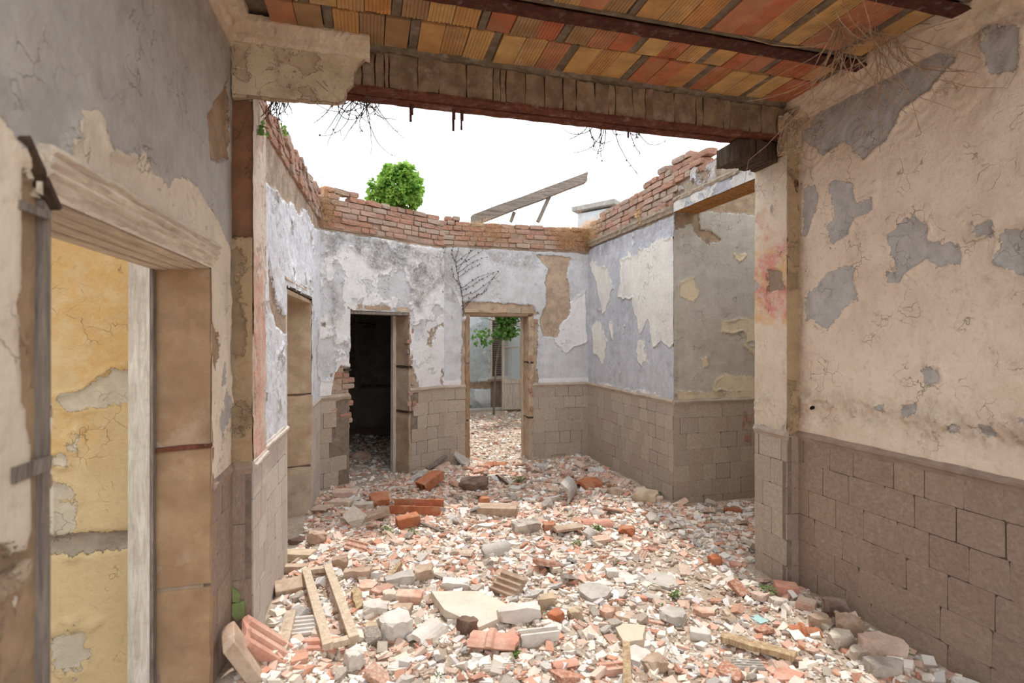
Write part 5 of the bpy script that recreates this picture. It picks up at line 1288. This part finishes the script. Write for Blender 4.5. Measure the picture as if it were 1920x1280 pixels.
def scatter(kind, count, lo, hi, dens):
    made = 0; tries = 0
    nm, lb, ct, gr = INFO[kind]
    while made < count and tries < count * 60:
        tries += 1
        x = rr.uniform(-.6, 3.9); y = rr.uniform(1.7, 6.9)
        if not in_hall(x, y) or rr.random() > dens(x, y): continue
        sz = lo * (hi / lo) ** (rr.random() ** 1.5); r = sz * .5
        if any((x - a) ** 2 + (y - b) ** 2 < (r * .8 + c * .72) ** 2 for a, b, c in PL): continue
        sh, me_ = rr.choice(LIB[kind])
        o = link(nm, me_, None, label=('big ' if sz > .15 else 'medium ' if sz > .10 else 'small ') + sh + ' ' + lb + ' piece ' + zone(x, y), cat=ct, group=gr)
        o.scale = (sz, sz * rr.uniform(.8, 1.2), sz * rr.uniform(.7, 1.1))
        o.rotation_euler = Euler((rr.gauss(0, .22), rr.gauss(0, .22), rr.uniform(0, 6.28)), 'XYZ')
        rest(o, x, y, sz * .05); PL.append((x, y, r)); made += 1
earth = lambda x, y: math.exp(-(((x - 2.25) / .5) ** 2 + ((y - 3.4) / .9) ** 2))
scatter('plaster', 40, .12, .22, lambda x, y: (1 - .8 * earth(x, y)) * (1 if y < 4.3 else .35))
scatter('terracotta', 60, .12, .24, lambda x, y: (1 - .8 * earth(x, y)) * (1 if y > 4.2 else .6))
scatter('terracotta', 225, .06, .14, lambda x, y: (1 - .7 * earth(x, y)) * (1 if y > 4.0 else .6))
scatter('plaster', 235, .06, .14, lambda x, y: (1 - .7 * earth(x, y)) * (1 if y < 4.6 else .45))
scatter('stone', 110, .05, .12, lambda x, y: 1 - .5 * earth(x, y))

def chips(name, n, cols, sz, label, cat, seed, dens, flat=(.25, .6)):
    R = np.random.RandomState(seed)
    pts = []
    while len(pts) < n:
        x = R.uniform(-.62, 4.0, n); y = R.uniform(1.5, 11.6, n); u = R.rand(n)
        for a, b, c in zip(x, y, u):
            if in_hall(a, b, .0):
                if c < dens(a, b): pts.append((a, b))
            elif 1.0 < a < 4.0 and 6.8 < b and c < .22: pts.append((a, b))
            elif a < .75 and 6.45 + .62 * a < b < 9.5 and c < .22: pts.append((a, b))
            if len(pts) >= n: break
    P = np.array(pts)
    L = sz[0] * (sz[1] / sz[0]) ** (R.rand(n) ** 2.0); W_ = L * R.uniform(.5, .95, n); Hh = L * R.uniform(flat[0], flat[1], n)
    base = np.array([(x, y, z) for z in (-.5, .5) for x, y in ((-.5, -.5), (.5, -.5), (.5, .5), (-.5, .5))])
    V = base[None] * np.stack([L, W_, Hh], 1)[:, None, :]
    V = V * (1 + R.uniform(-.35, .25, V.shape))
    a, b, c = R.normal(0, .3, n), R.normal(0, .3, n), R.uniform(0, 6.28, n)
    def rot(V, ang, i, j):
        ca, sa = np.cos(ang)[:, None], np.sin(ang)[:, None]; p, q = V[:, :, i].copy(), V[:, :, j].copy()
        V[:, :, i] = p * ca - q * sa; V[:, :, j] = p * sa + q * ca
    rot(V, a, 1, 2); rot(V, b, 0, 2); rot(V, c, 0, 1)
    V[:, :, 0] += P[:, 0:1]; V[:, :, 1] += P[:, 1:2]
    V[:, :, 2] += (ground_z(P[:, 0], P[:, 1]) + Hh * R.uniform(.0, .5, n))[:, None]
    fb = np.array([(3, 2, 1, 0), (4, 5, 6, 7), (0, 1, 5, 4), (1, 2, 6, 5), (2, 3, 7, 6), (3, 0, 4, 7)])
    Fc = (fb[None] + (np.arange(n) * 8)[:, None, None]).reshape(-1, 4)
    me = bpy.data.meshes.new(name); me.from_pydata(V.reshape(-1, 3).tolist(), [], Fc.tolist())
    ca = np.array([c_[:3] for c_ in cols])[R.randint(0, len(cols), n)] * R.uniform(.85, 1.1, (n, 1))
    col = np.ones((n, 8, 4), np.float32); col[:, :, :3] = np.clip(ca, 0, .9)[:, None, :]
    at_ = me.attributes.new('chip_col', 'FLOAT_COLOR', 'POINT'); at_.data.foreach_set('color', col.ravel())
    me.update()
    return link(name, me, M['chips'], label=label, cat=cat, kind='stuff')
chips('clay_chips', 12500, [sr(212, 168, 146), sr(204, 152, 126), sr(216, 180, 158), sr(198, 140, 112), sr(210, 184, 164), sr(220, 194, 176)], (.018, .085), 'small terracotta chips strewn over the whole floor', 'rubble', 1, lambda x, y: (1 - .75 * earth(x, y)) * (1 if y > 3.8 else .65), (.15, .45))
chips('plaster_chips', 16000, [sr(238, 230, 220), sr(226, 218, 208), sr(214, 202, 188), sr(232, 220, 202), sr(212, 206, 202)], (.014, .075), 'small whitish plaster crumbs strewn over the whole floor', 'rubble', 2, lambda x, y: (1 - .7 * earth(x, y)) * (1 if y < 4.6 else .6 if y < 5.3 else .3))
chips('gravel', 12000, [sr(180, 160, 142), sr(198, 180, 160), sr(166, 146, 128), sr(206, 190, 174)], (.010, .045), 'fine greyish brown gravel between the larger rubble', 'gravel', 3, lambda x, y: 1)

# ------------------------------------------------------------------ timbers, chimney, door leaf
random.seed(41)
TB = empty('fallen_timber', (2.0, 7.22, 3.40), label='weathered grey roof timber tilting up from the back wall top', cat='timber')
a = onY(884, 417, 7.22); b = onY(1098, 336, 7.22); d = b - a
mb = MB(); mb.prism([a + Vector((0, y, z)) for y, z in ((-.08, -.055), (.08, -.055), (.08, .09), (-.08, .09))], d, 5, .008); child(mb, 'beam', M['timber'], TB)
a2 = onY(1031, 366, 7.24); b2 = onY(1008, 416, 7.24); mb = MB(); mb.bar(a2, b2, .05, .05, .005); child(mb, 'prop', M['grey_wood'], TB)
a2 = onY(964, 398, 7.24); b2 = onY(958, 416, 7.24); mb = MB(); mb.bar(a2, b2, .04, .04, .004); child(mb, 'prop', M['grey_wood'], TB)
CH = empty('chimney_hut', (5.3, 11.0, 0), label='small pale rooftop hut with sloping lid beyond the right wall', cat='hut')
Rz = Matrix.Rotation(math.radians(33), 3, 'Z')
cc = onY(1136, 400, 11.0)
mb = MB(); mb.box((cc.x, 11.0, 2.25), (.92, .92, 4.6), Rz, 0); child(mb, 'hut_wall', M['chimney'], CH)
mb = MB(); mb.box((cc.x, 11.0, 4.60), (1.12, 1.12, .10), Rz @ Matrix.Rotation(.10, 3, 'Y'), .006); child(mb, 'lid', M['ridge'], CH)

DL = empty('glazed_door_leaf', (3.15, 11.62, .08), label='weathered white glazed door leaf standing in the yard', cat='door')
F = Frame((onY(941, 700, 11.6).x, 11.6), (onY(985, 700, 11.6).x, 11.6), (0, -1))
for (nm, s0, s1, z0, z1) in (('stile', 0, .06, .08, 2.5), ('stile', F.L - .12, F.L - .04, .08, 2.5), ('rail', .06, F.L - .12, .08, .16), ('rail', .06, F.L - .12, .68, .78), ('rail', .06, F.L - .12, 1.50, 1.53), ('rail', .06, F.L - .12, 2.05, 2.09), ('rail', .06, F.L - .12, 2.42, 2.5), ('mullion', .25, .28, .16, .68)):
    mb = MB(); F.box(mb, s0, s1, z0, z1, -.02, .02, .002); child(mb, nm, M['paint_wood'], DL)
for (s0, s1) in ((.06, .25), (.28, F.L - .12)):
    mb = MB(); F.box(mb, s0 + .003, s1 - .003, .16, .68, -.008, .008); child(mb, 'panel', M['paint_wood'], DL)
for (z0, z1) in ((.78, 1.50), (1.53, 2.05), (2.09, 2.42)):
    mb = MB(); F.box(mb, .06, F.L - .12, z0, z1, -.002, .002); child(mb, 'pane', M['glass'], DL)
mb = MB(); F.box(mb, F.L - .03, F.L + .03, .08, 2.6, -.06, .0, .004); child(mb, 'door_post', M['grey_wood'], DL)

# ------------------------------------------------------------------ plants
def rv(r): return Vector((r.gauss(0, 1), r.gauss(0, 1), r.gauss(0, 1))).normalized()
rr = random.Random(51)
cI = onY(747, 350, 6.85)
IV = empty('ivy_bush', (cI.x, 6.85, 3.38), label='round bright green ivy bush growing on the back wall top', cat='bush')
mb = MB()
for k in range(2600):
    d = rv(rr); d.z = d.z if d.z > -.75 else -d.z
    q = rr.uniform(.55, 1.0) if rr.random() < .5 else rr.uniform(.92, 1.04)
    q *= 1 + .30 * mnoise.noise(d * 2.2 + Vector((3, 1, 7)))
    p = Vector((cI.x + .02, 6.85, 3.62)) + Vector((d.x * .26, d.y * .25, d.z * (.30 if d.z > 0 else .24))) * q
    if rr.random() < .10: p = Vector((cI.x - .24, 6.85, 3.52)) + Vector((d.x * .12, d.y * .12, d.z * .12)) * q
    out_ = (d + rv(rr) * .6 + Vector((0, 0, -.5))).normalized()
    mb.leaf(p, out_, d + rv(rr) * .3, rr.uniform(.045, .07), rr.uniform(.042, .066))
for k in range(110):
    mb.leaf(Vector((cI.x - .30 + rr.gauss(0, .05), 6.83, 3.50 + rr.random() * .22)), rv(rr), rv(rr), .05, .045)
o = child(mb, 'foliage', M['ivy'], IV); o['kind'] = 'stuff'
mb = MB(); mb.tube([(cI.x + .03, 6.87, 3.2), (cI.x + .02, 6.86, 3.5), (cI.x, 6.85, 3.8)], .035, .015, 6)
for k in range(7):
    d = rv(rr); mb.tube([(cI.x, 6.85, 3.5), Vector((cI.x, 6.85, 3.62)) + d * .2], .010, .004, 4)
child(mb, 'stem', M['twig'], IV)

TR = empty('yard_tree', (2.72, 11.3, 0), label='small green tree with bent trunk seen through the yard doorway', cat='tree')
cT = onY(938, 612, 11.0)
tp = [Vector((2.62, 11.3, -.05)), Vector((2.64, 11.3, .6)), Vector((2.66, 11.25, 1.1)), Vector((2.72, 11.15, 1.6)), Vector((2.86, 11.0, 2.0)), Vector((3.0, 10.9, 2.5))]
mb = MB(); mb.tube(tp, .026, .014, 7)
for k in range(9):
    d = rv(rr); d.z = abs(d.z) * .6; mb.tube([tp[4] - Vector((0, 0, .1)), tp[4] + d * .25, tp[4] + d * .55], .014, .005, 4)
child(mb, 'trunk', M['grey_wood'], TR)
mb = MB()
for k in range(2200):
    d = rv(rr); q = rr.random() ** .4
    ctr = rr.choice([Vector((2.85, 11.0, 2.2)), Vector((2.85, 11.0, 2.2)), Vector((3.0, 10.9, 2.35)), Vector((2.55, 10.9, 2.45)), Vector((3.35, 10.9, 2.3)), Vector((2.82, 11.0, 1.9)), Vector((2.25, 10.7, 1.75)) if rr.random() < .25 else Vector((2.9, 11, 2.5))])
    p = ctr + Vector((d.x * .26, d.y * .25, d.z * .22)) * q
    mb.leaf(p, (rv(rr) + Vector((0, 0, -.6))), rv(rr), rr.uniform(.06, .10), rr.uniform(.05, .085))
o = child(mb, 'foliage', M['vine_leaf'], TR); o['kind'] = 'stuff'

def grass(name, label, n, base, length, mat, lean, rad=.0012, seed=1, cat='grass', parent=None):
    r = random.Random(seed); mb = MB()
    for k in range(n):
        p = base(r); L = r.uniform(*length); d = (lean(r) + rv(r) * .55).normalized()
        m = p + d * L * .5; e = m + (d + Vector((0, -.1, -.7 * r.random()))).normalized() * L * .5
        sd = d.cross(rv(r)).normalized() * rad * r.uniform(.7, 1.6); b = len(mb.v)
        mb.v += [tuple(p - sd), tuple(p + sd), tuple(m - sd * .8), tuple(m + sd * .8), tuple(e)]
        mb.f += [(b, b + 1, b + 3, b + 2), (b + 2, b + 3, b + 4)]
    return mb.build(name, M[mat], label=label, cat=cat, kind='stuff')
grass('dry_grass', 'straw coloured dry grass drooping over the right end of the back wall', 1500, lambda r: FB.at(min(2.08, max(1.35, r.gauss(1.85, .2))), r.uniform(3.0, 3.34), r.uniform(.0, .03)), (.05, .17), 'straw', lambda r: Vector((0, -.6, .2)), .0013, 1)
grass('dry_grass', 'straw coloured dry grass on the back wall above the yard doorway', 800, lambda r: FB.at(r.gauss(.65, .2), r.uniform(3.02, 3.34), r.uniform(.0, .03)), (.05, .16), 'straw', lambda r: Vector((.2, -.5, .3)), .0012, 2)
grass('dry_grass', 'rusty dry creeper on the brick corner at the hall left', 650, lambda r: FA.at(abs(r.gauss(.02, .10)), r.uniform(2.98, 3.42), r.uniform(.0, .04)), (.03, .10), 'straw', lambda r: Vector((.1, -.6, -.1)), .0016, 3)
grass('dry_grass', 'dry grass on the brick top left of the alcove', 900, lambda r: FR2.at(abs(r.gauss(.1, .25)), r.uniform(3.10, 3.40), r.uniform(.0, .05)), (.04, .14), 'straw', lambda r: Vector((-.5, -.2, .3)), .0012, 4)
def stalks(name, label, n, base, hgt, seed, mat='pale_straw'):
    r = random.Random(seed); mb = MB()
    for k in range(n):
        p = base(r); h = r.uniform(*hgt); d = Vector((r.gauss(0, .22), r.gauss(0, .1), 1)).normalized(); e = p + d * h
        m = p + d * h * .55 + Vector((r.gauss(0, .02), 0, 0)); mb.tube([p, m, e], .0014, .0008, 3)
        for j in range(r.randint(4, 9)):
            q = p + d * h * r.uniform(.55, 1.0); f = q + Vector((r.gauss(0, .04), r.gauss(0, .03), r.uniform(.0, .06))); mb.tube([q, f], .0009, .0009, 3)
            mb.leaf(f, rv(r), rv(r), .012, .006)
    return mb.build(name, M[mat], label=label, cat='grass', kind='stuff')
stalks('grass_stalks', 'thin pale seed stalks standing along the back wall top', 46, lambda r: Vector((r.uniform(.9, 2.3), 7.2 + r.random() * .12, 3.30)), (.2, .55), 1)
stalks('grass_stalks', 'thin pale seed stalks before the rooftop hut', 22, lambda r: Vector((r.uniform(2.5, 3.2), 7.2 + r.random() * .1, 3.28)), (.25, .65), 2)
stalks('grass_stalks', 'small dry weed on the corner of the brick top at left', 3, lambda r: FA.at(r.uniform(.05, .12), 3.42, -.08), (.14, .2), 3, 'twig')

def weed(px, py, label, size=.05, n=26, mat='weed', z=None):
    p, t = G(px, py); r = random.Random(int(px * 7 + py)); mb = MB(); z0 = gz(p.x, p.y) if z is None else z
    for k in range(n):
        a = r.uniform(0, 6.28); rad = r.random() * size * .7; b = Vector((p.x + math.cos(a) * rad, p.y + math.sin(a) * rad, z0 + r.random() * size * .9))
        mb.tube([(p.x + math.cos(a) * rad * .3, p.y + math.sin(a) * rad * .3, z0 - .005), b], .0012, .0008, 3)
        mb.leaf(b, Vector((math.cos(a), math.sin(a), r.uniform(-.2, .6))), Vector((0, 0, 1)), size * .38, size * .3)
    mb.build('weed', M[mat], label=label, cat='weed', group='green weeds in the rubble')
weed(*B(640, 450), 'green weed beside the rounded terracotta tile', .06, 40)
weed(*B(530, 522), 'green weed under the dusty curved tile shell', .05, 30)
weed(*A(1085, 468), 'green weed right of the short orange block', .06, 40)
weed(*A(950, 455), 'yellowish weed left of the short orange block', .07, 30)
weed(*B(375, 578), 'tiny green weed left of the grey slab in mid hall', .04, 20)
weed(*B(1062, 805), 'green weed at the edge of the cracked grey slab', .05, 40)
weed(*B(1000, 870), 'small green weed below the cracked grey slab', .04, 24)
weed(*B(322, 945), 'green weed by the long rough white block', .05, 34)
weed(*B(195, 1145), 'green weed under the big curved roof tile', .05, 30)
weed(*B(1575, 825), 'green weed at the right pier foot', .07, 44)
weed(*B(960, 270), 'green weed at the foot of the right hall wall', .06, 30)
weed(*B(215, 180), 'dark green weed near the yard doorway', .09, 40)
weed(*C(585, 1200), 'green weed by the right wall at lower right', .05, 26)
weed(*A(1225, 1255), 'tiny green weed at the bottom edge of the picture', .03, 20)
weed(*B(735, 625), 'pale weed above the stained white marble slab', .04, 22)

# dead creeper on the back wall
r = random.Random(9); mb = MB(); off = .022
def vine(pts, r0, sub=True):
    P3 = []
    for (a, b) in zip(pts, pts[1:]):
        for k in range(6):
            u = k / 6; P3.append(FB.at(*FB.pix(a[0] + (b[0] - a[0]) * u + r.uniform(-.8, .8), a[1] + (b[1] - a[1]) * u + r.uniform(-.8, .8)), off))
    P3.append(FB.at(*FB.pix(*pts[-1]), off)); mb.tube(P3, r0, r0 * .4, 4)
    if sub:
        for q in P3[::2]: mb.leaf(q, rv(r), rv(r), .03, .018)
vine([(869, 590), (867, 560), (863, 540), (858, 515), (853, 490), (860, 465)], .006)
for pts in ([(866, 545), (885, 535), (905, 522), (932, 508)], [(866, 555), (890, 548), (915, 530), (932, 512)], [(868, 575), (880, 560), (900, 552), (912, 545)], [(860, 520), (880, 505), (900, 495)], [(856, 500), (880, 485), (905, 470)], [(854, 492), (870, 480), (892, 466)], [(868, 580), (885, 560), (905, 548), (925, 520)], [(858, 512), (885, 492), (912, 482)], [(853, 490), (846, 475), (848, 465)], [(866, 540), (850, 520), (846, 500)], [(865, 540), (895, 520), (925, 510)], [(858, 505), (878, 478), (890, 462)]):
    vine(pts, .0035)
mb.build('creeper', M['twig'], label='leafless creeper fanning over the wall above the yard doorway', cat='creeper')
mb = MB()
vine([(815, 575), (822, 555), (822, 520), (826, 490), (836, 465)], .004); vine([(817, 560), (830, 548), (828, 540)], .003)
mb.build('creeper', M['twig'], label='short dead creeper on the wall between the two doorways', cat='creeper')

def twigs(label, starts, n, L, seed, leafy=.3, y=3.22, mat='twig'):
    r = random.Random(seed); mb = MB()
    for k in range(n):
        sx, sy = starts(r); p = onY(sx, sy, y); pts = [p]; d = Vector((r.gauss(0, .45), r.gauss(0, .2), -1)).normalized(); bend = rv(r) * .22; ll = L * r.uniform(.4, 1.3)
        for j in range(10):
            d = (d + bend + rv(r) * .14).normalized(); p = p + d * ll * .11; pts.append(p)
            if r.random() < leafy * .4: mb.leaf(p, rv(r), rv(r), .016, .010)
            if r.random() < .2: mb.tube([p, p + (d + rv(r) * .8) * ll * .1, p + (d + rv(r) * .9) * ll * .2], .0020, .0012, 3)
        mb.tube(pts, .0034, .0018, 3)
    mb.build('hanging_twigs', M[mat], label=label, cat='twigs')
twigs('dead twigs hanging below the beam by the left pier', lambda r: (r.uniform(505, 545), r.uniform(176, 186)), 18, .22, 1, .6)
twigs('bare wiry roots hanging below the plaster casing edge', lambda r: (r.uniform(620, 700), r.uniform(180, 190)), 26, .3, 2, .15)
twigs('dead budded twigs hanging below the beam at right', lambda r: (r.uniform(1085, 1200), r.uniform(228, 244)), 14, .34, 3, .9)
twigs('tangle of thin roots hanging from the ceiling by the right cornice', lambda r: (r.uniform(1560, 1680), r.uniform(20, 60)), 50, .5, 4, .0, 2.15, 'root')
mb = MB(); r = random.Random(3)
for (px, py) in ((477, 243), (498, 240)):
    q = FL2.at(*FL2.pix(px + 20, py), .03) if px > 490 else FPLr.at(*FPLr.pix(px + 6, py), .03)
    mb = MB()
    for k in range(16): mb.leaf(q + rv(r) * .025, rv(r), rv(r), .03, .026)
    mb.build('wall_plant', M['weed'], label='tiny green plant rooted on the ' + ('hall wall beside the pier' if px > 490 else 'edge of the left pier'), cat='plant')
q = FR2.at(*FR2.pix(1202, 405), .03); mb = MB()
for k in range(60): mb.leaf(q + Vector((rv(r).x * .03, rv(r).y * .05, rv(r).z * .09)), rv(r), rv(r), .03, .02)
mb.build('wall_plant', M['straw'], label='yellow green tuft growing from the right hall wall top', cat='plant')
